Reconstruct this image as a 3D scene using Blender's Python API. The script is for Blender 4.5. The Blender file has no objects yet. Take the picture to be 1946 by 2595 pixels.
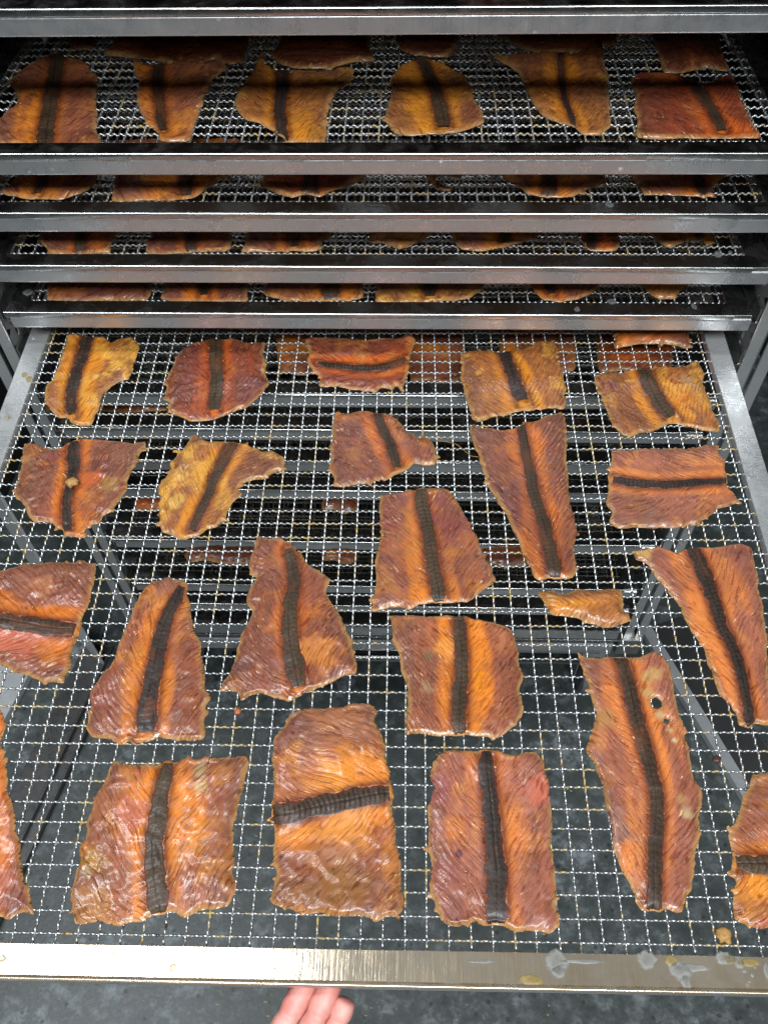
import bpy, bmesh, math, random
import numpy as np
from mathutils import Matrix, Vector

# ---------------------------------------------------------------- camera, light, exposure
P = 0.0127                      # one mesh pitch (half an inch) in metres; layout below is in pitches
scene = bpy.context.scene
COL = scene.collection
random.seed(4)

def M3(rows): return Matrix([[float(v) for v in r] for r in rows])

CAM = np.array([18.18470708, -7.49136208, 42.33408651])
AX = np.array([0.99949888, 0.02687203, -0.01672941])
AY = np.array([-0.01129982, 0.79658314, 0.60442338])
AF = np.array([-0.02956845, 0.60393145, -0.79648761])
FPX = 2131.947
cam_data = bpy.data.cameras.new('camera')
cam = bpy.data.objects.new('camera', cam_data)
COL.objects.link(cam)
cam_data.sensor_fit = 'VERTICAL'
cam_data.sensor_height = 24.0
cam_data.lens = 24.0 * FPX / 2595.0
cam_data.clip_start = 0.02
cam_data.clip_end = 60
mw = Matrix.Identity(4)
for i in range(3):
    mw[i][0] = AX[i]; mw[i][1] = AY[i]; mw[i][2] = -AF[i]; mw[i][3] = CAM[i] * P
cam.matrix_world = mw
scene.camera = cam

world = bpy.data.worlds.new('World')
scene.world = world
world.use_nodes = True
wn = world.node_tree.nodes
wn['Background'].inputs[0].default_value = (0.80, 0.90, 1.0, 1)
wn['Background'].inputs[1].default_value = 0.03
scene.view_settings.view_transform = 'Standard'
scene.view_settings.look = 'None'
scene.view_settings.exposure = 0.0
scene.view_settings.gamma = 1.0

def area_light(name, loc, size, power, target, col=(0.93, 0.97, 1.0)):
    d = bpy.data.lights.new(name, 'AREA')
    d.shape = 'RECTANGLE'; d.size = size[0]; d.size_y = size[1]
    d.energy = power; d.color = col
    o = bpy.data.objects.new(name, d); COL.objects.link(o)
    o.location = [v * P for v in loc]
    dirv = Vector([(target[i] - loc[i]) for i in range(3)])
    o.rotation_euler = dirv.to_track_quat('-Z', 'Y').to_euler()
    return o
# two ceiling tube fixtures of the room: one just in front of the rack on the left, one behind the camera
area_light('ceiling_tube_light', (-58, 13, 142), (1.2, 0.16), 24, (-58, 14, 0))
area_light('ceiling_tube_light', (22, -88, 142), (1.2, 0.36), 66, (20, 20, 0))
area_light('ceiling_tube_light', (120, -70, 142), (1.2, 0.16), 14, (95, 10, 0))

# ---------------------------------------------------------------- helpers
def link(name, me, mat=None, parent=None):
    o = bpy.data.objects.new(name, me); COL.objects.link(o)
    if mat is not None and len(me.materials) == 0: me.materials.append(mat)
    if parent is not None: o.parent = parent
    return o

def tag(o, label=None, cat=None, group=None, kind=None):
    if label: o['label'] = label
    if cat: o['category'] = cat
    if group: o['group'] = group
    if kind: o['kind'] = kind
    return o

def empty(name, mat=None):
    o = bpy.data.objects.new(name, None); COL.objects.link(o)
    o.empty_display_size = 0.02
    if mat is not None: o.matrix_world = mat
    return o

def mesh_from(name, verts, faces, smooth=False):
    me = bpy.data.meshes.new(name)
    me.from_pydata([tuple(map(float, v)) for v in verts], [], [tuple(map(int, f)) for f in faces])
    me.update()
    if smooth:
        me.polygons.foreach_set('use_smooth', [True] * len(me.polygons))
    return me

def add_box(vs, fs, x0, x1, y0, y1, z0, z1):
    b = len(vs)
    vs += [(x0,y0,z0),(x1,y0,z0),(x1,y1,z0),(x0,y1,z0),(x0,y0,z1),(x1,y0,z1),(x1,y1,z1),(x0,y1,z1)]
    fs += [(b,b+3,b+2,b+1),(b+4,b+5,b+6,b+7),(b,b+1,b+5,b+4),(b+1,b+2,b+6,b+5),(b+2,b+3,b+7,b+6),(b+3,b,b+4,b+7)]

def sc(vs): return [(v[0]*P, v[1]*P, v[2]*P) for v in vs]

def bevel(me, w, seg=2):
    bm = bmesh.new(); bm.from_mesh(me)
    bmesh.ops.recalc_face_normals(bm, faces=bm.faces)
    bmesh.ops.bevel(bm, geom=list(bm.edges), offset=w, segments=seg, affect='EDGES', profile=0.5)
    bm.to_mesh(me); bm.free(); me.update()

def box(name, x0, x1, y0, y1, z0, z1, mat, parent=None, bev=0.0006):
    vs, fs = [], []
    add_box(vs, fs, x0, x1, y0, y1, z0, z1)
    me = mesh_from(name, sc(vs), fs)
    if bev: bevel(me, bev, 1)
    return link(name, me, mat, parent)

def extrude(name, prof, x0, x1, axis='x', flip=False):
    """closed profile (a, z) swept along x (a = y) or along y (a = x)"""
    n = len(prof); vs = []
    for t in (x0, x1):
        for a, z in prof:
            vs.append((t*P, a*P, z*P) if axis == 'x' else (a*P, t*P, z*P))
    fs = [(i, (i+1) % n, n + (i+1) % n, n + i) for i in range(n)]
    fs += [tuple(range(n))[::-1], tuple(range(n, 2*n))]
    me = mesh_from(name, vs, fs)
    bm = bmesh.new(); bm.from_mesh(me)
    bmesh.ops.recalc_face_normals(bm, faces=bm.faces)
    bm.to_mesh(me); bm.free()
    return me

# 2-D value noise in numpy
_rng = np.random.RandomState(7)
_tab = _rng.rand(256, 256)
def vnoise(x, y):
    xi = np.floor(x).astype(int); yi = np.floor(y).astype(int)
    fx = x - xi; fy = y - yi
    fx = fx*fx*(3-2*fx); fy = fy*fy*(3-2*fy)
    a = _tab[xi & 255, yi & 255]; b = _tab[(xi+1) & 255, yi & 255]
    c = _tab[xi & 255, (yi+1) & 255]; d = _tab[(xi+1) & 255, (yi+1) & 255]
    return (a*(1-fx)+b*fx)*(1-fy) + (c*(1-fx)+d*fx)*fy
def fbm(x, y, o=4, sx=0.0):
    s = 0; a = 0.5; t = 0
    for k in range(o):
        s = s + a*vnoise(x*2**k + 17.3*k + sx, y*2**k + 9.1*k + sx*1.7); t += a; a *= 0.5
    return s / t
def sstep(a, b, x):
    t = np.clip((x-a)/(b-a), 0, 1); return t*t*(3-2*t)

# ---------------------------------------------------------------- materials
def nmat(name):
    m = bpy.data.materials.new(name); m.use_nodes = True
    nt = m.node_tree; bs = nt.nodes['Principled BSDF']
    return m, nt, bs
def nd(nt, t, **kw):
    n = nt.nodes.new(t)
    for k, v in kw.items(): setattr(n, k, v)
    return n
def noise(nt, vec, scale, detail=4, rough=0.55, dist=0.0):
    n = nd(nt, 'ShaderNodeTexNoise')
    n.inputs['Scale'].default_value = scale; n.inputs['Detail'].default_value = detail
    n.inputs['Roughness'].default_value = rough; n.inputs['Distortion'].default_value = dist
    if vec is not None: nt.links.new(vec, n.inputs['Vector'])
    return n.outputs['Fac']
def ramp(nt, fac, stops):
    r = nd(nt, 'ShaderNodeValToRGB')
    el = r.color_ramp.elements
    while len(el) < len(stops): el.new(0.5)
    for e, (p, c) in zip(el, stops):
        e.position = p; e.color = (c[0], c[1], c[2], 1) if isinstance(c, tuple) else (c, c, c, 1)
    nt.links.new(fac, r.inputs[0])
    return r.outputs[0]
def mixc(nt, fac, a, b, mode='MIX'):
    m = nd(nt, 'ShaderNodeMix', data_type='RGBA', blend_type=mode)
    for sock, v in ((m.inputs[0], fac), (m.inputs[6], a), (m.inputs[7], b)):
        if hasattr(v, 'node'): nt.links.new(v, sock)
        elif isinstance(v, (int, float)): sock.default_value = v if sock == m.inputs[0] else (v, v, v, 1)
        else: sock.default_value = (v[0], v[1], v[2], 1)
    return m.outputs[2]
def mapping(nt, vec, scale=(1,1,1), rot=(0,0,0)):
    mp = nd(nt, 'ShaderNodeMapping')
    mp.inputs['Scale'].default_value = scale; mp.inputs['Rotation'].default_value = rot
    nt.links.new(vec, mp.inputs['Vector'])
    return mp.outputs[0]
def bump(nt, h, strength, dist, bs, prev=None):
    b = nd(nt, 'ShaderNodeBump')
    b.inputs['Strength'].default_value = strength; b.inputs['Distance'].default_value = dist
    nt.links.new(h, b.inputs['Height'])
    if prev is not None: nt.links.new(prev, b.inputs['Normal'])
    if bs is not None: nt.links.new(b.outputs[0], bs.inputs['Normal'])
    return b.outputs[0]

def steel(name, base, r0, r1, along=(1,1,1), dirt=0.35, grain=1.0, dirtcol=(0.30,0.24,0.17), film=None):
    m, nt, bs = nmat(name)
    pos = nd(nt, 'ShaderNodeNewGeometry').outputs['Position']
    big = noise(nt, pos, 14, 5, 0.6, 0.4)
    med = noise(nt, pos, 70, 4, 0.6, 0.6)
    brushed = noise(nt, mapping(nt, pos, along), 900, 2, 0.6)
    col = mixc(nt, ramp(nt, med, [(0.42, 0.0), (0.75, dirt)]), base, dirtcol)
    col = mixc(nt, ramp(nt, big, [(0.35, 0.0), (0.7, 0.35)]), col, tuple(v*0.72 for v in base))
    spots = nd(nt, 'ShaderNodeTexVoronoi'); spots.inputs['Scale'].default_value = 75
    nt.links.new(mapping(nt, pos, (1,1,1)), spots.inputs['Vector'])
    sp = ramp(nt, spots.outputs['Distance'], [(0.05, 1.0), (0.13, 0.0)])
    gate = ramp(nt, noise(nt, pos, 26, 2), [(0.58, 0.0), (0.66, 1.0)])
    sp2 = mixc(nt, 1.0, sp, gate, 'MULTIPLY')
    col = mixc(nt, sp2, col, (0.62, 0.63, 0.60))
    nt.links.new(col, bs.inputs['Base Color'])
    bs.inputs['Metallic'].default_value = 1.0
    if film is not None:
        mt = ramp(nt, big, [(0.3, 1.0-film*0.6), (0.7, 1.0-film)])
        mt2 = mixc(nt, sp2, mt, 0.15)
        nt.links.new(mt2, bs.inputs['Metallic'])
    rg = mixc(nt, ramp(nt, med, [(0.35, 0.0), (0.7, 1.0)]), r0, r1)
    rg = mixc(nt, 0.22*grain, rg, brushed, 'OVERLAY')
    nt.links.new(rg, bs.inputs['Roughness'])
    b1 = bump(nt, brushed, 0.12*grain, 0.0004, None)
    bump(nt, med, 0.12, 0.0008, bs, b1)
    return m

STEEL_X = steel('polished_steel_rail', (0.62,0.63,0.63), 0.16, 0.34, (0.02,1,1))
STEEL_Y = steel('polished_steel_side', (0.62,0.63,0.63), 0.20, 0.36, (1,0.02,1))
STEEL_RIM = steel('smeared_steel_rim', (0.60,0.52,0.40), 0.12, 0.26, (1,0.03,1), 0.7, 1.6, (0.32,0.22,0.12), 0.34)
STEEL_FACE = steel('brushed_steel_face', (0.66,0.67,0.68), 0.24, 0.42, (1,1,0.03), 0.25, 1.4, (0.30,0.27,0.23), 0.16)
STEEL_SIDE = steel('dull_steel_flange', (0.82,0.84,0.85), 0.22, 0.42, (0.15,1,1), 0.25, 1.8, (0.50,0.50,0.42), 0.34)
STEEL_V = steel('rack_post_steel', (0.70,0.71,0.71), 0.26, 0.42, (1,1,0.02), 0.3, 1.0, (0.3,0.28,0.25), 0.25)
STEEL_OLD = steel('dull_base_steel', (0.42,0.43,0.42), 0.28, 0.50, (0.05,1,1), 0.5)

def wire_mat():
    m, nt, bs = nmat('galvanised_wire')
    pos = nd(nt, 'ShaderNodeNewGeometry').outputs['Position']
    n1 = noise(nt, pos, 45, 3, 0.6, 0.3)
    n2 = noise(nt, pos, 260, 3, 0.6)
    y = mixc(nt, ramp(nt, n1, [(0.50, 0.0), (0.60, 1.0)]), 0.0, ramp(nt, n2, [(0.46, 0.0), (0.56, 1.0)]))
    col = mixc(nt, y, (0.52,0.54,0.55), (0.42,0.30,0.10))
    n3 = noise(nt, mapping(nt, pos, (1,1,1)), 60, 3, 0.7, 1.0)
    dk = mixc(nt, 1.0, ramp(nt, n3, [(0.60, 0.0), (0.66, 1.0)]), ramp(nt, n2, [(0.5, 0.0), (0.6, 1.0)]), 'MULTIPLY')
    col = mixc(nt, dk, col, (0.09,0.05,0.03))
    nt.links.new(col, bs.inputs['Base Color'])
    mt = mixc(nt, y, 0.90, 0.1)
    nt.links.new(mt, bs.inputs['Metallic'])
    bs.inputs['Roughness'].default_value = 0.36
    return m
WIRE = wire_mat()

def fish_mat(name='smoked_flesh'):
    m, nt, bs = nmat(name)
    tint = nd(nt, 'ShaderNodeAttribute'); tint.attribute_name = 'tint'
    flow = nd(nt, 'ShaderNodeAttribute'); flow.attribute_name = 'flow'
    v = flow.outputs['Vector']; base = tint.outputs['Color']
    def mth(op, a, b=None):
        n = nd(nt, 'ShaderNodeMath', operation=op)
        for i, q in enumerate((a, b)):
            if q is None: continue
            if hasattr(q, 'node'): nt.links.new(q, n.inputs[i])
            else: n.inputs[i].default_value = q
        return n.outputs[0]
    sx = nd(nt, 'ShaderNodeSeparateXYZ'); nt.links.new(v, sx.inputs[0])
    wob = noise(nt, v, 1.3, 3, 0.6)
    # thin dark seams between the muscle blocks
    fr = mth('FRACT', mth('ADD', mth('MULTIPLY', sx.outputs[0], 2.6), mth('MULTIPLY', wob, 1.7)))
    seam = ramp(nt, fr, [(0.0, 1.0), (0.13, 0.15), (0.30, 0.0), (0.86, 0.0), (1.0, 1.0)])
    gate = noise(nt, v, 0.75, 2, 0.5)
    seam = mixc(nt, 1.0, seam, ramp(nt, gate, [(0.42, 0.0), (0.60, 1.0)]), 'MULTIPLY')
    fine = noise(nt, mapping(nt, v, (1.0, 0.6, 1)), 2.8, 5, 0.62, 0.6)
    grain = noise(nt, mapping(nt, v, (1.0, 0.30, 1)), 5.0, 4, 0.62, 0.3)
    col = mixc(nt, ramp(nt, grain, [(0.44, 0.0), (0.70, 0.5)]), base, mixc(nt, 1.0, base, (1.25, 1.32, 1.5), 'MULTIPLY'))
    col = mixc(nt, ramp(nt, fine, [(0.36, 0.75), (0.46, 0.0)]), col, mixc(nt, 1.0, base, (0.42, 0.27, 0.26), 'MULTIPLY'))
    col = mixc(nt, ramp(nt, seam, [(0.0, 0.0), (1.0, 0.5)]), col, mixc(nt, 1.0, base, (0.36, 0.22, 0.20), 'MULTIPLY'))
    # pale fat flecks, elongated
    fl = noise(nt, mapping(nt, v, (1.0, 0.5, 1)), 6.0, 2, 0.5, 0.4)
    fk = mixc(nt, 1.0, ramp(nt, fl, [(0.665, 0.0), (0.70, 0.85)]), ramp(nt, gate, [(0.46, 0.0), (0.58, 1.0)]), 'MULTIPLY')
    col = mixc(nt, fk, col, (0.68, 0.44, 0.20))
    nt.links.new(col, bs.inputs['Base Color'])
    rg = ramp(nt, noise(nt, v, 2.2, 4, 0.65), [(0.40, 0.17), (0.60, 0.50)])
    nt.links.new(rg, bs.inputs['Roughness'])
    bs.inputs['IOR'].default_value = 1.45
    bs.inputs['Coat Weight'].default_value = 0.22
    bs.inputs['Coat Roughness'].default_value = 0.12
    bs.inputs['Subsurface Weight'].default_value = 0.05
    bs.inputs['Subsurface Radius'].default_value = (0.002, 0.0008, 0.0004)
    bs.inputs['Subsurface Scale'].default_value = 1.0
    inv = mth('SUBTRACT', 1.0, seam)
    b0 = bump(nt, inv, 0.55, 0.0006, None)
    b1 = bump(nt, grain, 0.18, 0.0006, None, b0)
    bump(nt, fine, 0.38, 0.0012, bs, b1)
    return m
FLESH = fish_mat()

def stripe_mat():
    m, nt, bs = nmat('dark_lateral_stripe')
    flow = nd(nt, 'ShaderNodeAttribute'); flow.attribute_name = 'flow'
    tint = nd(nt, 'ShaderNodeAttribute'); tint.attribute_name = 'tint'
    v = flow.outputs['Vector']
    n = noise(nt, v, 6, 4, 0.6)
    col = mixc(nt, ramp(nt, n, [(0.35, 0.0), (0.7, 0.8)]), tint.outputs['Color'],
               mixc(nt, 1.0, tint.outputs['Color'], (1.9, 1.75, 1.6), 'MULTIPLY'))
    nt.links.new(col, bs.inputs['Base Color'])
    nt.links.new(ramp(nt, n, [(0.3, 0.34), (0.7, 0.55)]), bs.inputs['Roughness'])
    bs.inputs['Coat Weight'].default_value = 0.1
    bs.inputs['Specular IOR Level'].default_value = 0.35
    bs.inputs['Coat Roughness'].default_value = 0.15
    bump(nt, n, 0.5, 0.0006, bs)
    return m
STRIPE = stripe_mat()

def floor_mat():
    m, nt, bs = nmat('sealed_grey_floor')
    pos = nd(nt, 'ShaderNodeNewGeometry').outputs['Position']
    a = noise(nt, pos, 6, 6, 0.65, 0.3); b = noise(nt, pos, 45, 6, 0.7); c = noise(nt, pos, 210, 3, 0.6)
    col = ramp(nt, b, [(0.30, (0.040,0.048,0.046)), (0.52, (0.072,0.085,0.085)), (0.72, (0.20,0.23,0.24))])
    col = mixc(nt, ramp(nt, a, [(0.35, 0.75), (0.6, 0.0)]), col, (0.040,0.047,0.044))
    wh = mixc(nt, 1.0, ramp(nt, a, [(0.5, 0.0), (0.68, 0.8)]), ramp(nt, b, [(0.5, 0.0), (0.7, 1.0)]), 'MULTIPLY')
    col = mixc(nt, wh, col, (0.30,0.34,0.37))
    vo = nd(nt, 'ShaderNodeTexVoronoi'); vo.inputs['Scale'].default_value = 55
    nt.links.new(pos, vo.inputs['Vector'])
    dk = ramp(nt, vo.outputs['Distance'], [(0.10, 0.7), (0.2, 0.0)])
    col = mixc(nt, dk, col, (0.016,0.018,0.016))
    nt.links.new(col, bs.inputs['Base Color'])
    nt.links.new(ramp(nt, b, [(0.3, 0.28), (0.7, 0.55)]), bs.inputs['Roughness'])
    bump(nt, c, 0.3, 0.0008, bs)
    return m
FLOOR = floor_mat()

def plain(name, col, rough=0.5, metal=0.0, var=0.3, scale=60, spec=0.5):
    m, nt, bs = nmat(name)
    pos = nd(nt, 'ShaderNodeNewGeometry').outputs['Position']
    n = noise(nt, pos, scale, 5, 0.6, 0.3)
    c = mixc(nt, n, tuple(v*(1-var) for v in col), tuple(min(1, v*(1+var)) for v in col))
    nt.links.new(c, bs.inputs['Base Color'])
    bs.inputs['Roughness'].default_value = rough; bs.inputs['Metallic'].default_value = metal
    bump(nt, n, 0.2, 0.001, bs)
    return m
CHAMBER = plain('smoke_blackened_steel', (0.035,0.032,0.028), 0.35, 0.3, 0.5, 12)
STAIN_W = plain('dried_white_stain', (0.25,0.25,0.23), 0.5, 0, 0.25, 300)
STAIN_Y = plain('dried_yellow_stain', (0.30,0.22,0.07), 0.5, 0, 0.4, 300)
def soft_stain(m, lo=0.18, hi=0.62, mx=0.85):
    nt = m.node_tree; bs = nt.nodes['Principled BSDF']
    tc = nd(nt, 'ShaderNodeTexCoord')
    sub = nd(nt, 'ShaderNodeVectorMath', operation='SUBTRACT'); sub.inputs[1].default_value = (.5, .5, .5)
    nt.links.new(tc.outputs['Generated'], sub.inputs[0])
    mul = nd(nt, 'ShaderNodeVectorMath', operation='MULTIPLY'); mul.inputs[1].default_value = (2, 2, 0)
    nt.links.new(sub.outputs[0], mul.inputs[0])
    ln = nd(nt, 'ShaderNodeVectorMath', operation='LENGTH'); nt.links.new(mul.outputs[0], ln.inputs[0])
    pos = nd(nt, 'ShaderNodeNewGeometry').outputs['Position']
    ad = nd(nt, 'ShaderNodeMath', operation='MULTIPLY_ADD'); ad.inputs[1].default_value = 0.9
    nt.links.new(noise(nt, pos, 320, 4, 0.6), ad.inputs[0]); nt.links.new(ln.outputs['Value'], ad.inputs[2])
    nt.links.new(ramp(nt, ad.outputs[0], [(0.0, mx*.75), (0.85, mx*.7), (1.0, mx)]) if False else ramp(nt, sc_half(nt, ad.outputs[0]), [(0.30, mx*.62), (0.52, mx), (0.66, 0.0)]), bs.inputs['Alpha'])
def sc_half(nt, s):
    n = nd(nt, 'ShaderNodeMath', operation='MULTIPLY'); n.inputs[1].default_value = 0.5
    nt.links.new(s, n.inputs[0]); return n.outputs[0]
soft_stain(STAIN_W); soft_stain(STAIN_Y)
RESIDUE = plain('wire_residue', (0.36,0.26,0.06), 0.5, 0, 0.5, 300)
FILM = plain('dried_film', (0.16,0.17,0.17), 0.4, 0, 0.3, 300); soft_stain(FILM)
CRUMB = plain('crumb', (0.36,0.20,0.06), 0.6, 0, 0.5, 500)
GREASY_DIM = plain('greasy_dim_wire', (0.20,0.19,0.16), 0.42, 0.7, 0.5, 90)  # darker than WIRE: dimness low in the rack put into a greasy tone
RUBBER = plain('grey_wheel_rubber', (0.20,0.21,0.22), 0.6, 0, 0.2, 80)
DARKPLATE = steel('dark_floor_steel', (0.16,0.16,0.16), 0.25, 0.4, (1,0.05,1), 0.3, 1.0, (0.10,0.09,0.08), 0.3)
PLATE = steel('floor_plate_steel', (0.72,0.74,0.76), 0.30, 0.45, (1,0.05,1), 0.2, 1.0, (0.4,0.4,0.36), 0.5)

# ---------------------------------------------------------------- layout frames
# world = rack frame. The pulled-out tray tips 1.7 degrees.
UP = np.array([.003, np.sin(.029), np.cos(.029)]); UP /= np.linalg.norm(UP)
EX = np.array([np.cos(-.007), np.sin(-.007), 0]); EX -= UP*(EX@UP); EX /= np.linalg.norm(EX)
EY = np.cross(UP, EX)
RT = np.stack([EX, EY, UP])               # tray vector -> world vector
ORI = np.array([15.65453931, 37.1653539, 1.62285372])   # top of slot 0 lip at the rack front
SLOT = 3.806
WT = 50.4                                 # outer width of a tray
PULL_FRONT = -1.90
def tray_frame(slot):
    """rotation, origin (pitches): local x from -W/2..W/2, local y from the front face, z = 0 on the wire mesh"""
    if slot == 0:
        return RT, RT @ np.array([15.7, PULL_FRONT, 0.0])
    return np.eye(3), ORI + np.array([0, 0, SLOT*slot - 0.5])
def frame_matrix(R, o):
    m = Matrix.Identity(4)
    for i in range(3):
        for j in range(3): m[i][j] = float(R[i][j])
        m[i][3] = float(o[i]) * P
    return m
def px_to_tray(slot, px, py, h):
    """photo pixel -> local (x, y) on the plane z = h of a tray"""
    R, o = tray_frame(slot)
    d = AF + AX*(px-973)/FPX - AY*(py-1297.5)/FPX
    dl = R.T @ d; cl = R.T @ (CAM - o)
    t = (h - cl[2]) / dl[2]
    q = cl + dl*t
    return q[0], q[1]
def px_to_world_z(px, py, z):
    d = AF + AX*(px-973)/FPX - AY*(py-1297.5)/FPX
    return CAM + d*((z-CAM[2])/d[2])
def px_to_world_y(px, py, y):
    d = AF + AX*(px-973)/FPX - AY*(py-1297.5)/FPX
    return CAM + d*((y-CAM[1])/d[1])
FLOOR_Z = -53.0
# ---------------------------------------------------------------- setting
def quad_sheet(name, x0, x1, y0, y1, z, mat):
    me = mesh_from(name, sc([(x0,y0,z),(x1,y0,z),(x1,y1,z),(x0,y1,z)]), [(0,1,2,3)])
    return link(name, me, mat)
tag(quad_sheet('floor', -300, 320, -300, 320, FLOOR_Z, FLOOR), kind='structure')
tag(box('wall_back', -40, 75, 108.3, 112, FLOOR_Z+0.3, 26.5, CHAMBER, bev=0), kind='structure')
tag(box('wall_left', -44, -40.2, 46, 111.8, FLOOR_Z+0.3, 26.5, CHAMBER, bev=0), kind='structure')
tag(box('wall_right', 75.2, 79, 46, 111.8, FLOOR_Z+0.3, 26.5, CHAMBER, bev=0), kind='structure')
tag(box('ceiling_light_block', -40, 75, 38.6, 108, 26.7, 29.2, CHAMBER, bev=0), kind='structure')  # unseen slab, set just above the top tray to block light from the shelves

# ---------------------------------------------------------------- woven wire
def wire_mesh_data(name, length, phase, amp=0.062, rad=0.056, per=8, sides=6):
    """crimped round wire along +x (or swept later), 2.5 waves per pitch"""
    n = int(length*2.5*per) + 1
    vs, fs = [], []
    for i in range(n):
        t = i/(n-1)*length
        w = math.cos(2*math.pi*2.5*t + phase)
        z = amp*w
        dz = -amp*2*math.pi*2.5*math.sin(2*math.pi*2.5*t + phase)
        l = math.hypot(1, dz)
        for k in range(sides):
            a = 2*math.pi*k/sides
            cy, cz = math.cos(a)*rad, math.sin(a)*rad
            vs.append(((t - dz/l*cz)*P, cy*P, (z + cz/l)*P))
    for i in range(n-1):
        for k in range(sides):
            a = i*sides+k; b = i*sides+(k+1) % sides
            fs.append((a, b, b+sides, a+sides))
    me = mesh_from(name, vs, fs, True)
    me.materials.append(WIRE)
    return me
DEPTH = 58.0
LONG = [wire_mesh_data('long_wire', DEPTH-1.0, p) for p in (0, math.pi)]
CROSS = [wire_mesh_data('cross_wire', WT-1.2, p) for p in (0, math.pi)]
NX = 48; NY = 57

def hem_profile():
    top = [(.04+.10*math.cos(a), .42+.09*math.sin(a)) for a in [math.radians(v) for v in (20, 45, 70, 90, 110, 135, 160, 180)]]
    low = [(.0+.06*math.cos(a)-.0, .17+.07*math.sin(a)) for a in [math.radians(v) for v in (180, 205, 230, 250, 270)]]
    return [(1.45,.0),(1.45,.32),(1.42,.35),(.20,.35)] + top + low + [(.10,.10),(.10,.02),(.12,.0),(.15,-.02),(.2,.2),(1.38,.2),(1.38,.0)]
RAIL_MESH = {}
def rail_meshes():
    W = WT
    hem = extrude('front_rail', hem_profile(), -W/2+.06, W/2-1.3)
    for p_ in hem.polygons:
        if abs(p_.normal.x) < .5: p_.use_smooth = True
    hem.set_sharp_from_angle(angle=math.radians(32))
    # right-hand stub of the rail where the hem stops short of the corner
    stub = extrude('corner_stub', [(1.45,.0),(1.45,.34),(.12,.34),(.12,.02),(.2,.02),(.2,.22),(1.38,.22),(1.38,.0)], W/2-1.3, W/2-.02)
    face = extrude('front_face', [(.02,.06),(.0,.02),(.0,-.78),(.05,-.85),(.12,-.85),(.15,-.8),(.15,.06)], -W/2+.3, W/2)
    bevel(face, 0.0004, 1)
    def side(s):
        o = s*W/2
        prof = [(o, -.75),(o, .31),(o-s*.05,.36),(o-s*1.42,.36),(o-s*1.45,.33),(o-s*1.45,-.28),(o-s*1.38,-.28),(o-s*1.38,.26),(o-s*.1,.26),(o-s*.1,-.75)]
        return extrude('side_rail', prof, 0.17, DEPTH, 'y')
    back = extrude('back_rail', [(DEPTH-1.4,.0),(DEPTH-1.4,.34),(DEPTH-.03,.34),(DEPTH-.03,-.75),(DEPTH-.12,-.75),(DEPTH-.12,.25),(DEPTH-1.3,.25),(DEPTH-1.3,.0)], -W/2+.12, W/2-.12)
    return hem, stub, face, side(-1), side(1), back
HEM, STUB, FACE, SIDE_L, SIDE_R, BACK = rail_meshes()

def joined_mesh():
    vs, fs = [], []
    def put(me, swap, dx, dy):
        b = len(vs)
        for v in me.vertices:
            c = v.co
            vs.append((c.y+dx*P, c.x+dy*P, c.z) if swap else (c.x+dx*P, c.y+dy*P, c.z))
        for p in me.polygons:
            fs.append(tuple(b+i for i in (list(p.vertices)[::-1] if swap else list(p.vertices))))
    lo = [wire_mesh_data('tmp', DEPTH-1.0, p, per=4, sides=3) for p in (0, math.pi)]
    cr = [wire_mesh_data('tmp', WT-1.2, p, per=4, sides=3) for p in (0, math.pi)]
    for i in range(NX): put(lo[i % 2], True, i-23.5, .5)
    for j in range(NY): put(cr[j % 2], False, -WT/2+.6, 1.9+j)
    me = mesh_from('wire_mesh', vs, fs, True); me.materials.append(GREASY_DIM)
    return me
JOINED = joined_mesh()

def make_tray(slot, label, individual):
    R, o = tray_frame(slot)
    root = empty('wire_tray', frame_matrix(R, o))
    tag(root, label, 'tray', 'wire mesh trays of the rack')
    pulled = slot == 0
    for me, mat in ((HEM, STEEL_RIM if pulled else STEEL_X), (FACE, STEEL_FACE), (STUB, STEEL_X),
                    (SIDE_L, STEEL_SIDE if pulled else STEEL_Y), (SIDE_R, STEEL_SIDE if pulled else STEEL_Y), (BACK, STEEL_X)):
        ob = bpy.data.objects.new(me.name, me); COL.objects.link(ob)
        if len(me.materials) == 0: me.materials.append(mat)
        ob.material_slots[0].link = 'OBJECT'; ob.material_slots[0].material = mat
        ob.parent = root
    if individual:
        # row 0 of the pulled tray sits at local y = 1.90; columns are one pitch apart
        rnd = random.Random(slot+3)
        for i in range(NX):
            w = bpy.data.objects.new('wire', LONG[i % 2]); COL.objects.link(w)
            w.parent = root
            w.location = ((i-23.5 + (0.0 if pulled else 0)+rnd.uniform(-.045,.045))*P, .5*P, 0)
            w.rotation_euler = (math.pi, 0, math.pi/2 + rnd.uniform(-.0018,.0018))
        for j in range(NY):
            w = bpy.data.objects.new('wire', CROSS[j % 2]); COL.objects.link(w)
            w.parent = root
            w.location = ((-WT/2+.6)*P, (1.9+j+rnd.uniform(-.045,.045))*P, 0)
            w.rotation_euler = (0, 0, rnd.uniform(-.0018,.0018))
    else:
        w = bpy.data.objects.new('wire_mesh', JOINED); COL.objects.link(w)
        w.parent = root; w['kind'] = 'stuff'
    return root

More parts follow.
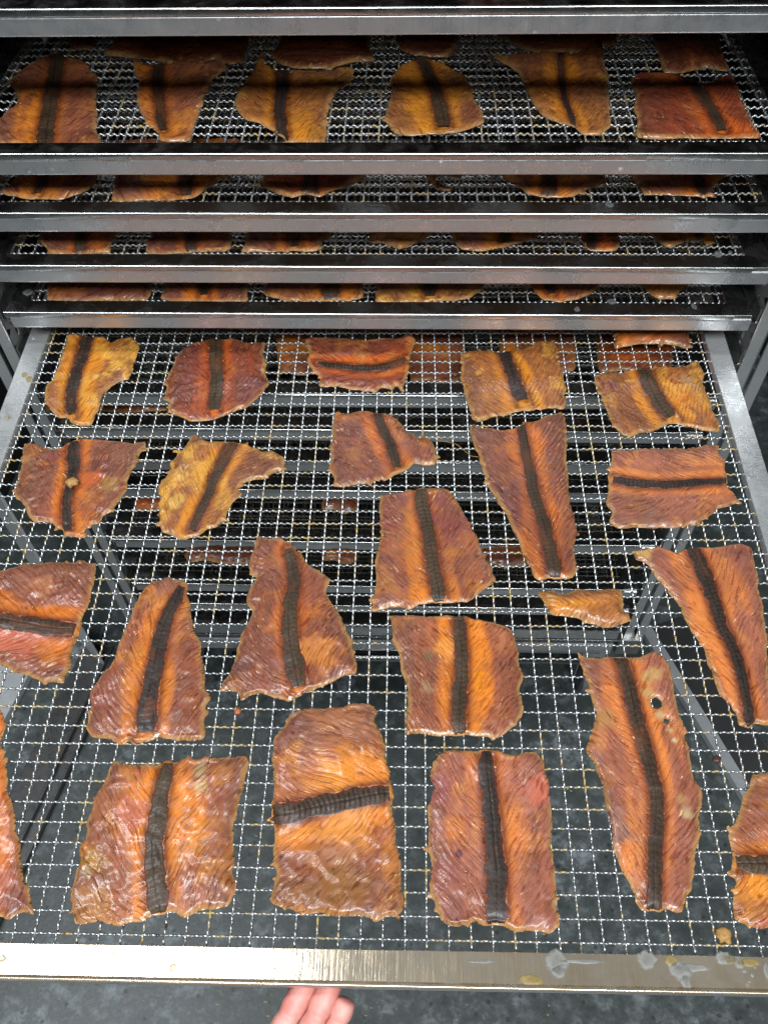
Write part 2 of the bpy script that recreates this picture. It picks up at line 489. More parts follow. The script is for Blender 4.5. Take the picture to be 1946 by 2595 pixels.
TRAYS = {}
for slot, lab, ind in [
    (0, 'wire tray pulled out towards the viewer, covered with smoked fish, held by a hand', True),
    (1, 'pushed-in wire tray directly above the pulled-out tray, its two front corners in view', True),
    (2, 'pushed-in wire tray second above the pulled-out one, with seven fish pieces showing', True),
    (3, 'pushed-in wire tray third above the pulled-out one, with six fish pieces showing', True),
    (4, 'pushed-in wire tray below the widest gap, showing two rows of fish', True),
    (6, 'topmost wire tray cut by the upper edge of the photo', False),
    (-1, 'wire tray just below the pulled-out one, with reddish fish at its front', False),
    (-2, 'second wire tray below the pulled-out one, seen through the mesh', False),
    (-3, 'third wire tray below the pulled-out one, seen through the mesh', False),
    (-4, 'fourth wire tray below the pulled-out one, above a gap, seen through the mesh', False),
    (-6, 'wire tray alone between two gaps low in the rack, seen through the mesh', False),
    (-8, 'second lowest wire tray of the rack, seen through the mesh', False),
    (-9, 'lowest wire tray of the rack, just above the base tray', False)]:
    TRAYS[slot] = make_tray(slot, lab, ind)

# dried stains on the rim of the pulled tray
def blob(name, cx, cy, rx, ry, z, mat, parent, seed, th=0.02):
    rr = random.Random(seed); n = 22; vs = []
    ph = [rr.uniform(0, 6.28) for _ in range(4)]
    ring = []
    for i in range(n):
        a = 2*math.pi*i/n
        r = 1 + .18*math.sin(2*a+ph[0]) + .12*math.sin(3*a+ph[1]) + .07*math.sin(5*a+ph[2])
        ring.append((cx+rx*r*math.cos(a), cy+ry*r*math.sin(a)))
    vs = [(x, y, z) for x, y in ring] + [(cx+(x-cx)*.85, cy+(y-cy)*.85, z+th) for x, y in ring]
    fs = [(i, (i+1) % n, n+(i+1) % n, n+i) for i in range(n)] + [tuple(range(n, 2*n))]
    return link(name, mesh_from(name, sc(vs), fs, True), mat, parent)
stain_px = [(1412,2436,30,22,'w'),(1416,2462,14,16,'w'),(1636,2434,24,20,'w'),(1722,2462,22,24,'w'),(1748,2452,34,10,'w'),
    (1738,2492,12,14,'w'),(1700,2434,16,10,'y'),(1832,2428,18,16,'w'),(1850,2432,12,12,'y'),(1870,2440,12,14,'w'),(1942,2464,8,18,'w'),
    (1346,2486,26,12,'y'),(1480,2437,50,5,'w'),(1900,2440,22,10,'y'),(1226,2437,30,4,'w'),(438,2450,9,10,'y'),(289,2418,7,6,'y'),(6,2427,12,9,'y'),(1885,2462,5,5,'w'),(1905,2470,5,5,'w'),(1912,2450,4,4,'w'),(1898,2488,4,4,'w')]
for k, (x, y, w, h, c) in enumerate(stain_px):
    lx, ly = px_to_tray(0, x, y, .36)
    blob('dried_stain', lx, ly, w/44, h/44, .352, STAIN_W if c == 'w' else STAIN_Y, TRAYS[0], k)
for k, (x, y, w, h, c) in enumerate([(75,960,9,12,'y'),(62,950,8,10,'y'),(24,1058,5,6,'y')]):
    lx, ly = px_to_tray(0, x, y, .38)
    blob('dried_stain', lx, ly, w/36, h/30, .362, STAIN_Y, TRAYS[0], 40+k)
for slot, lst in {1: [(71,742,16,10),(1549,765,16,7),(1462,784,9,7),(1758,776,10,7)], 2: [(1818,644,14,8),(1850,640,6,5)], 3: [(1543,518,11,8)]}.items():
    for k, (x, y, w, h) in enumerate(lst):
        lx, ly = px_to_tray(slot, x, y, .36)
        blob('dried_stain', lx, ly, w/40, h/20, .352 + (.01 if x < 100 or x > 1840 else 0), FILM, TRAYS[slot], 60+slot*5+k, .012)

# ---------------------------------------------------------------- rack frame (posts, runners, base)
rack = empty('rack')
tag(rack, 'stainless steel trolley rack with slotted corner posts holding all the wire trays', 'rack')
YF = ORI[1]; XC = ORI[0]
XL = XC - WT/2; XR = XC + WT/2

def slotted_panel(name, x, y0, y1, z0, z1, parent, side):
    """upright sheet in the y-z plane with a row of oval slots, real holes"""
    pitch = 1.52; n = int((z1-z0)/pitch); vs, fs = [], []
    m = 12; cy = (y0+y1)/2
    for k in range(n):
        zc = z0 + (k+.5)*pitch
        b = len(vs)
        outer = []
        for i in range(m):
            a = 2*math.pi*i/m
            c, s = math.cos(a), math.sin(a)
            q = max(abs(c), abs(s))
            outer.append((x, cy + c/q*(y1-y0)/2, zc + s/q*pitch/2))
        inner = [(x, cy + .22*math.cos(2*math.pi*i/m), zc + .42*math.sin(2*math.pi*i/m)) for i in range(m)]
        back = [(x+side*.12, p[1], p[2]) for p in inner]
        vs += outer + inner + back
        for i in range(m):
            j = (i+1) % m
            fs += [(b+i, b+j, b+m+j, b+m+i), (b+m+i, b+m+j, b+2*m+j, b+2*m+i)]
    return link(name, mesh_from(name, sc(vs), fs), STEEL_V, parent)

ZB, ZT = -43.0, 26.5
for s, xe in ((-1, XL), (1, XR)):
    a = xe + s*1.0; b = xe + s*3.1
    # front face: two flat strips with a dark groove between them
    x0, x1 = sorted((b, b - s*.85)); box('post', x0, x1, YF+.9, YF+1.1, ZB, ZT, STEEL_V, rack)
    x0, x1 = sorted((a, a + s*.85)); box('post', x0, x1, YF+.9, YF+1.1, ZB, ZT, STEEL_V, rack)
    x0, x1 = sorted((a+s*.8, b-s*.8)); box('post_groove', x0, x1, YF+1.6, YF+1.75, ZB, ZT, STEEL_V, rack, 0)
    slotted_panel('slotted_post', a, YF+1.12, YF+3.6, ZB, ZT, rack, s)
    x0, x1 = sorted((b, b+s*.12)); box('post_flange', x0, x1, YF+1.12, YF+2.6, ZB, ZT, STEEL_V, rack, 0)
    # middle and rear posts
    for yy in (YF+28, YF+55):
        x0, x1 = sorted((a, b)); box('post', x0, x1, yy, yy+2.2, ZB, ZT, STEEL_V, rack)
    slotted_panel('slotted_post', a - s*.05, YF+25.2, YF+27.8, ZB, ZT, rack, s)
    for k in range(-9, 7):
        z = ORI[2] + SLOT*k - 0.5
        x0, x1 = sorted((xe - s*.9, a-s*.06))
        box('runner', x0, x1, YF+.95, YF+56, z-1.02, z-.92, STEEL_Y, rack, 0)
        x0, x1 = sorted((a-s*.22, a-s*.08))
        box('runner_lip', x0, x1, YF+1.0, YF+56, z-.9, z+.2, STEEL_Y, rack, 0)
# base
box('base_tray', XL+.4, XR-.4, YF-.2, YF+50, -36.9, -36.7, STEEL_X, rack)
box('base_rail', XL+.2, XR-.2, YF-.3, YF+.1, -38.4, -36.6, STEEL_X, rack, .001)
box('base_plate', XL-3.0, XR+3.0, YF+.4, YF+54, -40.2, -39.9, STEEL_OLD, rack)
box('base_rail', XL-.6, XR-.2, YF-.25, YF+.35, -42.0, -39.7, STEEL_FACE, rack, .002)
for s, xe in ((-1, XL), (1, XR)):
    x0, x1 = sorted((xe+s*.6, xe+s*3.2)); box('base_side_rail', x0, x1, YF+.6, YF+56, -43.4, -40.3, STEEL_OLD, rack, .001)
# handle bar along the front of the base (round)
def tube(name, pts, r, mat, parent=None, sides=12):
    vs, fs = [], []
    pts = [np.array(p, float) for p in pts]; n = len(pts)
    for i, p in enumerate(pts):
        d = pts[min(i+1, n-1)] - pts[max(i-1, 0)]; d /= np.linalg.norm(d)
        u = np.cross(d, [0,0,1.0]); 
        if np.linalg.norm(u) < 1e-3: u = np.array([1.0,0,0])
        u /= np.linalg.norm(u); w = np.cross(u, d)
        for k in range(sides):
            a = 2*math.pi*k/sides
            q = p + u*math.cos(a)*r + w*math.sin(a)*r
            vs.append(tuple(q))
    for i in range(n-1):
        for k in range(sides):
            a = i*sides+k; b = i*sides+(k+1) % sides
            fs.append((a, b, b+sides, a+sides))
    fs += [tuple(range(sides))[::-1], tuple((n-1)*sides+k for k in range(sides))]
    return link(name, mesh_from(name, sc(vs), fs, True), mat, parent)
tube('base_bar', [(XL+8, YF-.6, -42.9), (XR-1.2, YF-.6, -42.9)], .42, STEEL_X, rack)
# casters
for cx_, cy_ in ((XL+1.4, YF+2.6), (XR-1.4, YF+2.6), (XL+1.4, YF+52), (XR-1.4, YF+52)):
    cas = empty('caster'); cas.parent = rack; cas.location = (cx_*P, cy_*P, 0)
    n = 28; vs, fs = [], []
    for t, r in ((-.75, 3.7), (-.9, 3.2), (.9, 3.2), (.75, 3.7)):
        for k in range(n):
            a = 2*math.pi*k/n
            vs.append((t, r*math.cos(a), FLOOR_Z+3.72+r*math.sin(a)))
    order = [0, 3, 2, 1]
    for q in range(4):
        a_, b_ = order[q], order[(q+1) % 4]
        for k in range(n): fs.append((a_*n+k, a_*n+(k+1) % n, b_*n+(k+1) % n, b_*n+k))
    fs.append(tuple(range(n, 2*n))); fs.append(tuple(range(2*n, 3*n)))
    link('wheel', mesh_from('wheel', sc(vs), fs), RUBBER, cas)
    vs, fs = [], []
    add_box(vs, fs, -1.3, 1.3, -1.6, 2.2, -45.3, -43.5)
    add_box(vs, fs, -1.3, -1.1, -1.3, 1.6, -50.5, -45.3)
    add_box(vs, fs, 1.1, 1.3, -1.3, 1.6, -50.5, -45.3)
    link('fork', mesh_from('fork', sc(vs), fs), STEEL_V, cas)

# flared floor guides left and right of the trolley
def floor_rail(name, p0, p1, w, h, mat, label, cat, group=None, extra=None):
    d = np.array(p1, float) - np.array(p0, float); L = np.hypot(*d); d /= L; nrm = np.array([-d[1], d[0]])
    vs, fs = [], []
    def slab(o0, o1, z0, z1):
        b = len(vs)
        for z in (z0, z1):
            for (t, o) in ((0, o0), (L, o0), (L, o1), (0, o1)):
                q = np.array(p0) + d*t + nrm*o
                vs.append((q[0], q[1], z))
        fs.extend([(b,b+3,b+2,b+1),(b+4,b+5,b+6,b+7),(b,b+1,b+5,b+4),(b+1,b+2,b+6,b+5),(b+2,b+3,b+7,b+6),(b+3,b,b+4,b+7)])
    for (o0, o1, z0, z1) in w: slab(o0, o1, z0, z1)
    me = mesh_from(name, sc(vs), fs); bevel(me, 0.0007, 1)
    o = link(name, me, mat)
    return tag(o, label, cat, group)
fz = FLOOR_Z
floor_rail('floor_guide', (47.6, 46), (58.5, 17), [(0, 1.4, fz+.05, fz+1.2)], 0, PLATE,
           'flat steel guide rail slanting across the floor at right under the tray', 'guide rail')
floor_rail('floor_sheet', (47.6, 46), (58.5, 17), [(1.45, 6.2, fz+.05, fz+.35)], 0, DARKPLATE,
           'dull brownish steel sheet lying beside the guide rail at right', 'sheet')
floor_rail('floor_guide', (-17.5, 42), (-24.2, 8), [(-.25, 0, fz+.05, fz+1.0), (-1.8, -1.5, fz+.05, fz+1.0), (-5.5, 0, fz+.02, fz+.35)], 0, DARKPLATE,
           'dark steel guide rail slanting across the floor at left under the tray', 'guide rail')
floor_rail('floor_plate', (-27.2, 44), (-30.6, 28), [(-12, 0, fz+.05, fz+1.2)], 0, PLATE,
           'pale steel plate on the floor at the far left edge', 'plate')
floor_rail('side_panel', (-19.5, 40), (-24, 44), [(0, .3, fz+.05, fz+58)], 0, PLATE,
           'pale steel panel standing beside the rack behind its left post', 'panel')
# ---------------------------------------------------------------- smoked fish pieces
def smooth_closed(pts, step):
    pts = np.array(pts, float); n = len(pts); out = []
    for i in range(n):
        p0, p1, p2, p3 = pts[(i-1) % n], pts[i], pts[(i+1) % n], pts[(i+2) % n]
        L = np.hypot(*(p2-p1)); m = max(1, int(L/step))
        for k in range(m):
            t = k/m
            # half-tension spline keeps the corners
            m1 = (p2-p0)*.28; m2 = (p3-p1)*.28
            out.append((2*t**3-3*t**2+1)*p1 + (t**3-2*t**2+t)*m1 + (-2*t**3+3*t**2)*p2 + (t**3-t**2)*m2)
    return np.array(out)
def smooth_open(pts, step):
    pts = np.array(pts, float); n = len(pts); out = []
    for i in range(n-1):
        p0 = pts[i-1] if i else 2*pts[0]-pts[1]
        p3 = pts[i+2] if i+2 < n else 2*pts[-1]-pts[-2]
        p1, p2 = pts[i], pts[i+1]
        m = max(1, int(np.hypot(*(p2-p1)[:2])/step))
        for k in range(m):
            t = k/m
            out.append(.5*((2*p1)+(-p0+p2)*t+(2*p0-5*p1+4*p2-p3)*t*t+(-p0+3*p1-3*p2+p3)*t**3))
    out.append(pts[-1])
    return np.array(out)
def seg_dist(Q, A, closed=True):
    """distance from points Q to polyline A, nearest point, index and parameter"""
    B = np.roll(A, -1, 0) if closed else A[1:]
    A0 = A if closed else A[:-1]
    D = B-A0; L2 = np.maximum((D**2).sum(1), 1e-12)
    best = np.full(len(Q), 1e9); near = np.zeros_like(Q); idx = np.zeros(len(Q), int); par = np.zeros(len(Q))
    for c in range(0, len(Q), 3000):
        q = Q[c:c+3000]
        w = q[:, None, :]-A0[None]
        t = np.clip((w*D[None]).sum(2)/L2, 0, 1)
        pr = A0[None]+t[..., None]*D[None]
        d2 = ((q[:, None, :]-pr)**2).sum(2)
        k = d2.argmin(1); r = np.arange(len(q))
        best[c:c+3000] = np.sqrt(d2[r, k]); near[c:c+3000] = pr[r, k]; idx[c:c+3000] = k; par[c:c+3000] = t[r, k]
    return best, near, idx, par
def inside(Q, A):
    r = np.zeros(len(Q), bool)
    B = np.roll(A, -1, 0)
    for (x0, y0), (x1, y1) in zip(A, B):
        c = (y0 > Q[:, 1]) != (y1 > Q[:, 1])
        if y1 != y0:
            r ^= c & (Q[:, 0] < (x1-x0)*(Q[:, 1]-y0)/(y1-y0)+x0)
    return r

PAL = {  # pigment: beside the stripe, body, towards the rim, accent
 'orange': [(.66,.205,.024), (.33,.108,.048), (.23,.092,.052), (.62,.25,.034)],
 'brown':  [(.58,.160,.022), (.26,.088,.048), (.21,.085,.048), (.46,.17,.035)],
 'red':    [(.56,.120,.018), (.27,.062,.026), (.19,.058,.028), (.50,.18,.035)],
 'gold':   [(.64,.240,.022), (.37,.140,.036), (.24,.100,.040), (.66,.34,.050)],
 'pink':   [(.64,.205,.050), (.36,.128,.070), (.28,.108,.064), (.60,.24,.060)],
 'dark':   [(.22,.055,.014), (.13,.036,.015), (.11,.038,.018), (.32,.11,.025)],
}

class Fish: pass

def fish_fields(F, X, Y, e, low_=True):
    """height and flow of a piece at local points"""
    seed = F.seed
    Q = np.stack([X, Y], 1)
    if F.cl is not None:
        dist, near, idx, par = seg_dist(Q, F.cl[:, :2], False)
        T = F.tan[idx]
        v = Q-near
        side = np.sign(T[:, 0]*v[:, 1]-T[:, 1]*v[:, 0]); side[side == 0] = 1
        d = dist*side
        s = F.arc[idx]+par*F.seg[idx]
        over = ((Q-F.cl[idx, :2])*T).sum(1)-par*F.seg[idx]
        s = s+over*.8
        hw = F.cl[idx, 2]*(1-par)+F.cl[np.minimum(idx+1, len(F.cl)-1), 2]*par
    else:
        a = F.ang; c, sn = math.cos(a), math.sin(a)
        d = -X*sn+Y*c; s = X*c+Y*sn; hw = np.full(len(X), 0.0)
    low = fbm(X*.16+3, Y*.16+7, 2, seed)-.5
    mid = fbm(X*.55, Y*.55, 3, seed+5)-.5
    curl = .55*F.curl*(low+.25)*sstep(1.6, 0, e) + .35*F.curl*low
    curl = np.maximum(curl, 0)
    if F.cl is not None:
        # gutters beside the ridge of the back
        ridge = .04*np.exp(-(d/np.maximum(hw*1.3, .3))**2) - .07*np.exp(-((np.abs(d)-hw*2.1)/.7)**2)
    else:
        ridge = .16*np.exp(-(d/2.0)**2)
    th = F.thick*(1-np.exp(-np.maximum(e, 0)/.30))
    ad = np.maximum(np.abs(d)-hw, 0)
    warp = (fbm(X*.45, Y*.45, 3, seed+11)-.5)
    ph = (s*F.dirn + ad*(.55+.9*F.sweep) + warp*1.1)/F.lam
    calm = .35+.65*sstep(.3, 1.6, ad) if F.cl is not None else 1.0
    saw = (ph-np.floor(ph)); saw = np.where(saw < .78, saw/.78, (1-saw)/.22)
    amp = .05*F.rel*calm*(.35+1.3*vnoise(X*.5+seed, Y*.5))
    rid = 1-np.abs(2*fbm(X*1.15+warp*3, Y*1.15, 3, seed+21)-1)
    wr = (rid-.72)*.17*F.wrk*calm
    z = curl + th + ridge*sstep(0, .5, e) + (amp*(saw-.5)*sstep(0, .25, ad if F.cl is not None else e) + wr)*sstep(0, .3, e) + mid*.13*sstep(0, .4, e)
    if F.cl is not None and low_: z = z - .13*sstep(.80, .60, np.abs(d)/np.maximum(hw, .05))*sstep(0, .5, e)
    z = z + .10*np.exp(-((e-.16)/.10)**2)*sstep(.45, .75, vnoise(X*.7+seed, Y*.7+2))
    z = np.maximum(z, curl+.02)
    F.q = ph*F.lam
    return z, curl, d, s, hw, saw, rid

def make_fish(slot, crop, outline, stripe, pal, label, group, g=.085, curl=.5, rel=1., wrk=1., lam=.42, sweep=.8, holes=(), accent=0., patches=(), thick=.30, h=.20, purple=.35, fringe=1., ang=None):
    make_fish.count += 1
    seed = make_fish.count*13.7
    F = Fish(); F.seed = seed; F.curl = curl; F.rel = rel; F.wrk = wrk; F.lam = lam; F.sweep = sweep; F.thick = thick
    F.dirn = 1.0
    ox, oy, s_ = crop
    loc = lambda x, y: px_to_tray(slot, ox+x/s_, oy+y/s_, h+.12)
    A = np.array([loc(x, y) for x, y in outline])
    cen = A.mean(0); A = A-cen
    rr = np.random.RandomState(int(seed*10) % 9999)
    A = smooth_closed(A, g*.8)
    # ragged torn rim: small bites and teeth along the normal
    Tn = np.roll(A, -1, 0)-np.roll(A, 1, 0); Tn /= np.maximum(np.hypot(Tn[:, 0], Tn[:, 1]), 1e-6)[:, None]
    area = .5*np.sum(A[:, 0]*np.roll(A[:, 1], -1)-np.roll(A[:, 0], -1)*A[:, 1])
    Nn = np.stack([Tn[:, 1], -Tn[:, 0]], 1)*np.sign(area)
    t = np.arange(len(A))*g*.8
    jag = (vnoise(t*.7+seed, t*0+3.5)-.5)*.22 + (vnoise(t*1.5+seed, t*0+.5)-.5)*.18 + (vnoise(t*4.1+seed, t*0+2.5)-.5)*.13
    teeth = np.maximum(vnoise(t*3.0+seed, t*0+7.5)-.72, 0)*1.3
    A = A+Nn*(jag+teeth)[:, None]*fringe
    if stripe:
        C = []
        for x, y, w in stripe:
            lx, ly = loc(x, y)
            # half width in pixels across -> pitches, at the local scale
            ux, uy = loc(x+10, y); sc_ = np.hypot(ux-lx, uy-ly)/10
            C.append((lx-cen[0], ly-cen[1], w*sc_*1.08))
        C = np.array(C)
        e0 = C[0]-C[1]; e0 /= np.hypot(e0[0], e0[1]); e1 = C[-1]-C[-2]; e1 /= np.hypot(e1[0], e1[1])
        C[0, :2] += e0[:2]*.15; C[-1, :2] += e1[:2]*(.42 if slot == 0 else 1.2)
        C = smooth_open(C, .25)
        F.cl = C
        dv = np.diff(C[:, :2], axis=0); F.seg = np.hypot(dv[:, 0], dv[:, 1]); F.seg = np.maximum(F.seg, 1e-5)
        F.tan = dv/F.seg[:, None]; F.arc = np.concatenate([[0], np.cumsum(F.seg)])
    else:
        F.cl = None; F.ang = ang if ang is not None else 0.0
    # grid, outside corners pulled onto the outline
    x0, y0 = A.min(0)-g; x1, y1 = A.max(0)+g
    nx = int((x1-x0)/g)+2; ny = int((y1-y0)/g)+2
    gx, gy = np.meshgrid(x0+np.arange(nx)*g, y0+np.arange(ny)*g, indexing='ij')
    Q = np.stack([gx.ravel(), gy.ravel()], 1)
    ins = inside(Q, A)
    I = ins.reshape(nx, ny)
    cell = I[:-1, :-1] | I[1:, :-1] | I[:-1, 1:] | I[1:, 1:]
    need = np.zeros((nx, ny), bool)
    need[:-1, :-1] |= cell; need[1:, :-1] |= cell; need[:-1, 1:] |= cell; need[1:, 1:] |= cell
    sel = np.where(need.ravel())[0]
    dist, near, _, _ = seg_dist(Q[sel], A)
    qs = Q[sel].copy(); inn = ins[sel]
    out = ~inn
    qs[out] = near[out]
    e = np.where(inn, dist, 0.0)
    snap = inn & (dist < .3*g)
    qs[snap] = near[snap]; e[snap] = 0
    remap = -np.ones(nx*ny, int); remap[sel] = np.arange(len(sel))
    ci, cj = np.where(cell)
    hp = [np.array(loc(x, y))-cen for x, y, r in holes]
    hr = [r/s_/48.0 for x, y, r in holes]
    if holes:
        cc = np.stack([x0+(ci+.5)*g, y0+(cj+.5)*g], 1)
        keep = np.ones(len(ci), bool)
        for c, r in zip(hp, hr): keep &= np.hypot(cc[:, 0]-c[0], cc[:, 1]-c[1]) > r
        ci, cj = ci[keep], cj[keep]
        for c, r in zip(hp, hr):
            dd = qs-c; rr_ = np.hypot(dd[:, 0], dd[:, 1])
            m = rr_ < r*1.25
            qs[m] = c+dd[m]/np.maximum(rr_[m], 1e-4)[:, None]*np.maximum(rr_[m], r)[:, None]
    idx = lambda a, b: remap[a*ny+b]
    faces = np.stack([idx(ci, cj), idx(ci+1, cj), idx(ci+1, cj+1), idx(ci, cj+1)], 1)
    for c, r in zip(hp, hr): e = np.minimum(e, np.maximum(np.hypot(qs[:, 0]-c[0], qs[:, 1]-c[1])-r, 0))
    X, Y = qs[:, 0], qs[:, 1]
    z, cz, d, s, hw, saw, rid = fish_fields(F, X, Y, e); q_ = F.q
    # boundary loop edges
    ed = np.concatenate([faces[:, [0, 1]], faces[:, [1, 2]], faces[:, [2, 3]], faces[:, [3, 0]]])
    key = np.sort(ed, 1); kk = key[:, 0]*len(sel)+key[:, 1]
    u, inv, cnt = np.unique(kk, return_inverse=True, return_counts=True)
    bd = ed[cnt[inv] == 1]
    n = len(sel)
    top = np.stack([X, Y, z], 1); bot = np.stack([X, Y, np.minimum(cz, z-.02)], 1)
    # keep the rim thin, with a slightly inset underside
    verts = np.concatenate([top, bot])
    skirt = np.stack([bd[:, 1], bd[:, 0], bd[:, 0]+n, bd[:, 1]+n], 1)
    # underside: every second vertex is enough, but keep topology simple
    allf = np.concatenate([faces, faces[:, ::-1]+n, skirt])
    me = bpy.data.meshes.new('flesh')
    me.vertices.add(len(verts)); me.vertices.foreach_set('co', (verts*P).ravel())
    me.loops.add(allf.size); me.loops.foreach_set('vertex_index', allf.ravel().astype(np.int32))
    me.polygons.add(len(allf)); me.polygons.foreach_set('loop_start', np.arange(0, allf.size, 4, dtype=np.int32))
    me.polygons.foreach_set('use_smooth', np.ones(len(allf), bool))
    me.update(calc_edges=True); me.validate()
    # pigment
    c0, c1, c2, c3 = [np.array(c) for c in PAL[pal]]
    W = max(3.0, np.percentile(np.abs(d), 92))
    tt = np.maximum(np.abs(d)-hw, 0)/W
    n1 = fbm(X*.30, Y*.30, 4, seed+31)-.5; n2 = fbm(X*.8, Y*.8, 4, seed+41); n3 = fbm(X*.22+4, Y*.22, 3, seed+51)
    nb = fbm(np.abs(d)*.85+np.sign(d)*7, s*.13, 3, seed+81)-.5
    if F.cl is None: tt = np.abs(d)/W*.6+.1
    k = sstep(.04, .36, tt+n1*.8+nb*.9)
    col = c0*(1-k)[:, None]+c1*k[:, None]
    glow = (1-sstep(.05, .34, tt+n1*.35+nb*.3))*(.28 if F.cl is not None else .15)
    k = sstep(.50, .95, tt+n1*.5-nb*.9)
    col = col*(1-k)[:, None]+c2*k[:, None]
    k = sstep(.56-.12*accent, .70-.12*accent, n2)*(.45+.5*accent)
    col = col*(1-k)[:, None]+c3*k[:, None]
    k = sstep(.50, .64, fbm(X*.9+9, Y*.9, 4, seed+71))*.40
    col = col*(1-k)[:, None]+c2[None]*.75*k[:, None]
    k = sstep(.54, .64, nb+.5)*sstep(.12, .3, tt)*.42
    col = col*(1-k)[:, None]+np.array([.17,.062,.036])*k[:, None]
    k = sstep(.60, .74, n3)*purple
    col = col*(1-k)[:, None]+np.array([.13,.045,.040])*k[:, None]
    col = col*(1-glow)[:, None]+(c0*1.12)[None]*glow[:, None]
    # darker muscle seams
    k = (sstep(.74, .95, saw)*.60 + .22*(1-saw))*rel*sstep(0, .4, tt*W)
    col = col*(1-np.clip(k, 0, .75)[:, None]*np.array([.55,.75,.6]))
    if F.cl is not None:
        ad = np.abs(d)-hw
        k = np.exp(-(ad/.24)**2)*.85
        col = col*(1-k)[:, None]+np.array([.11,.020,.010])*k[:, None]
    # dry pale rim
    k = sstep(.26, .02, e+ (n2-.5)*.35)*.8
    col = col*(1-k)[:, None]+np.array([.40,.215,.075])*k[:, None]
    for (x, y, r, c) in patches:
        q = np.array(loc(x, y))-cen
        rr_ = np.hypot(X-q[0], Y-q[1])/(r/s_/48.)
        k = sstep(1.25, .35, rr_+(n2-.5)*1.9+(fbm(X*2.2, Y*2.2, 3, seed+61)-.5)*1.2)*.85
        col = col*(1-k)[:, None]+np.array(c)*k[:, None]
    col4 = np.ones((2*n, 4)); col4[:n, :3] = col; col4[n:, :3] = np.array([.20,.13,.07])
    at = me.color_attributes.new('tint', 'FLOAT_COLOR', 'POINT'); at.data.foreach_set('color', col4.ravel().astype(np.float32))
    fl = np.zeros((2*n, 3)); fl[:n, 0] = q_+seed; fl[:n, 1] = d; fl[:n, 2] = 0; fl[n:] = fl[:n]
    at = me.attributes.new('flow', 'FLOAT_VECTOR', 'POINT'); at.data.foreach_set('vector', fl.ravel().astype(np.float32))
    me.materials.append(FLESH)
    R, o = tray_frame(slot)
    org = o + R @ np.array([cen[0], cen[1], h-.12])
    M = frame_matrix(R, org)
    if F.cl is None:
        ob = link('smoked_fish_piece', me); ob.matrix_world = M
        return tag(ob, label, 'smoked fish', group)
    root = empty('smoked_fish_piece', M)
    tag(root, label, 'smoked fish', group)
    link('flesh', me, None, root)
    # the dark stripe: its own ribbon laid on the flesh, with overlapping scale-like rungs
    gs = max(.055, g*.6)
    C = smooth_open(F.cl[::2] if len(F.cl) > 6 else F.cl, gs)
    dv = np.diff(C[:, :2], axis=0); L = np.maximum(np.hypot(dv[:, 0], dv[:, 1]), 1e-6)
    T = dv/L[:, None]; T = np.vstack([T, T[-1]])
    # smooth the tangents
    for _ in range(4): T[1:-1] = (T[:-2]+T[1:-1]*2+T[2:])/4
    T /= np.hypot(T[:, 0], T[:, 1])[:, None]
    N = np.stack([-T[:, 1], T[:, 0]], 1)
    arc = np.concatenate([[0], np.cumsum(L)])
    m = 21; uu = np.linspace(-1, 1, m)
    V = []; CL = []; FL = []
    mm = len(C)
    S = np.repeat(arc, m); U = np.tile(uu, mm); Wd = np.repeat(C[:, 2], m)
    edge = (.72+.28*sstep(0, .6, np.minimum(S, arc[-1]-S)))+.34*(vnoise(S*2.2+seed, np.sign(U)*3+5)-.5)+.20*(vnoise(S*6+seed, np.sign(U)*3+9)-.5)
    px_ = np.repeat(C[:, 0], m)+np.repeat(N[:, 0], m)*U*Wd*edge
    py_ = np.repeat(C[:, 1], m)+np.repeat(N[:, 1], m)*U*Wd*edge
    Q2 = np.stack([px_, py_], 1)
    e2, near2, _, _ = seg_dist(Q2, A); i2 = inside(Q2, A)
    for c, r in zip(hp, hr): e2 = np.minimum(e2, np.maximum(np.hypot(Q2[:, 0]-c[0], Q2[:, 1]-c[1])-r, 0))
    z2, cz2, d2, s2, hw2, saw2, rid2 = fish_fields(F, px_, py_, np.where(i2, e2, 0), False)
    rung = .29+.04*math.sin(seed)
    ph = S/rung + .38*U*U*np.sign(math.sin(seed*3)) + np.where(U > 0.05, .12, 0) + .5*(vnoise(S*.8, U*1.5+seed)-.5)
    fr = ph-np.floor(ph)
    bulge = np.where(fr < .8, fr/.8, (1-fr)/.2)
    relief = (.35+.9*vnoise(S*.6+seed, U*.7+3))
    groove = np.exp(-((U-.12*np.sin(S*.35+seed)-.05*np.sin(S*1.1))/.06)**2)*(.4+.6*vnoise(S*.9+seed, U*0))
    z2 = z2 + .012*(1-U**4) + .0 + .017*(bulge-.6)*relief*(1-groove)*(1-U**4) - .045*groove
    z2 = np.where(np.abs(U) > .97, z2-.05, z2)
    z2 = np.where(i2 & (e2 > .06), z2, cz2-.02)
    base = np.array([[.038,.023,.014], [.028,.019,.015], [.048,.031,.018]][make_fish.count % 3])
    k = (.62+.5*vnoise(S*.9+seed*2, U*.8+4))*(1-.85*groove)*(1-.6*sstep(.72, .92, fr)*np.clip(relief*1.2, .4, 1))*(1+.3*sstep(.35, .6, fr)*sstep(.75, .6, fr))
    c = base[None]*k[:, None]
    kk = np.clip((np.abs(U)-.66+.3*(vnoise(S*2.5+seed, U)-.5))/.3, 0, 1)*.85
    c = c*(1-kk)[:, None]+np.array([.075,.018,.010])*kk[:, None]
    kr = sstep(.58, .75, fbm(S*.5+seed, U*.8, 3))*.45
    c = c*(1-kr)[:, None]+np.array([.10,.035,.015])*kr[:, None]
    fa = []
    ok = i2 & (e2 > .04)
    ok = ok.reshape(mm, m)
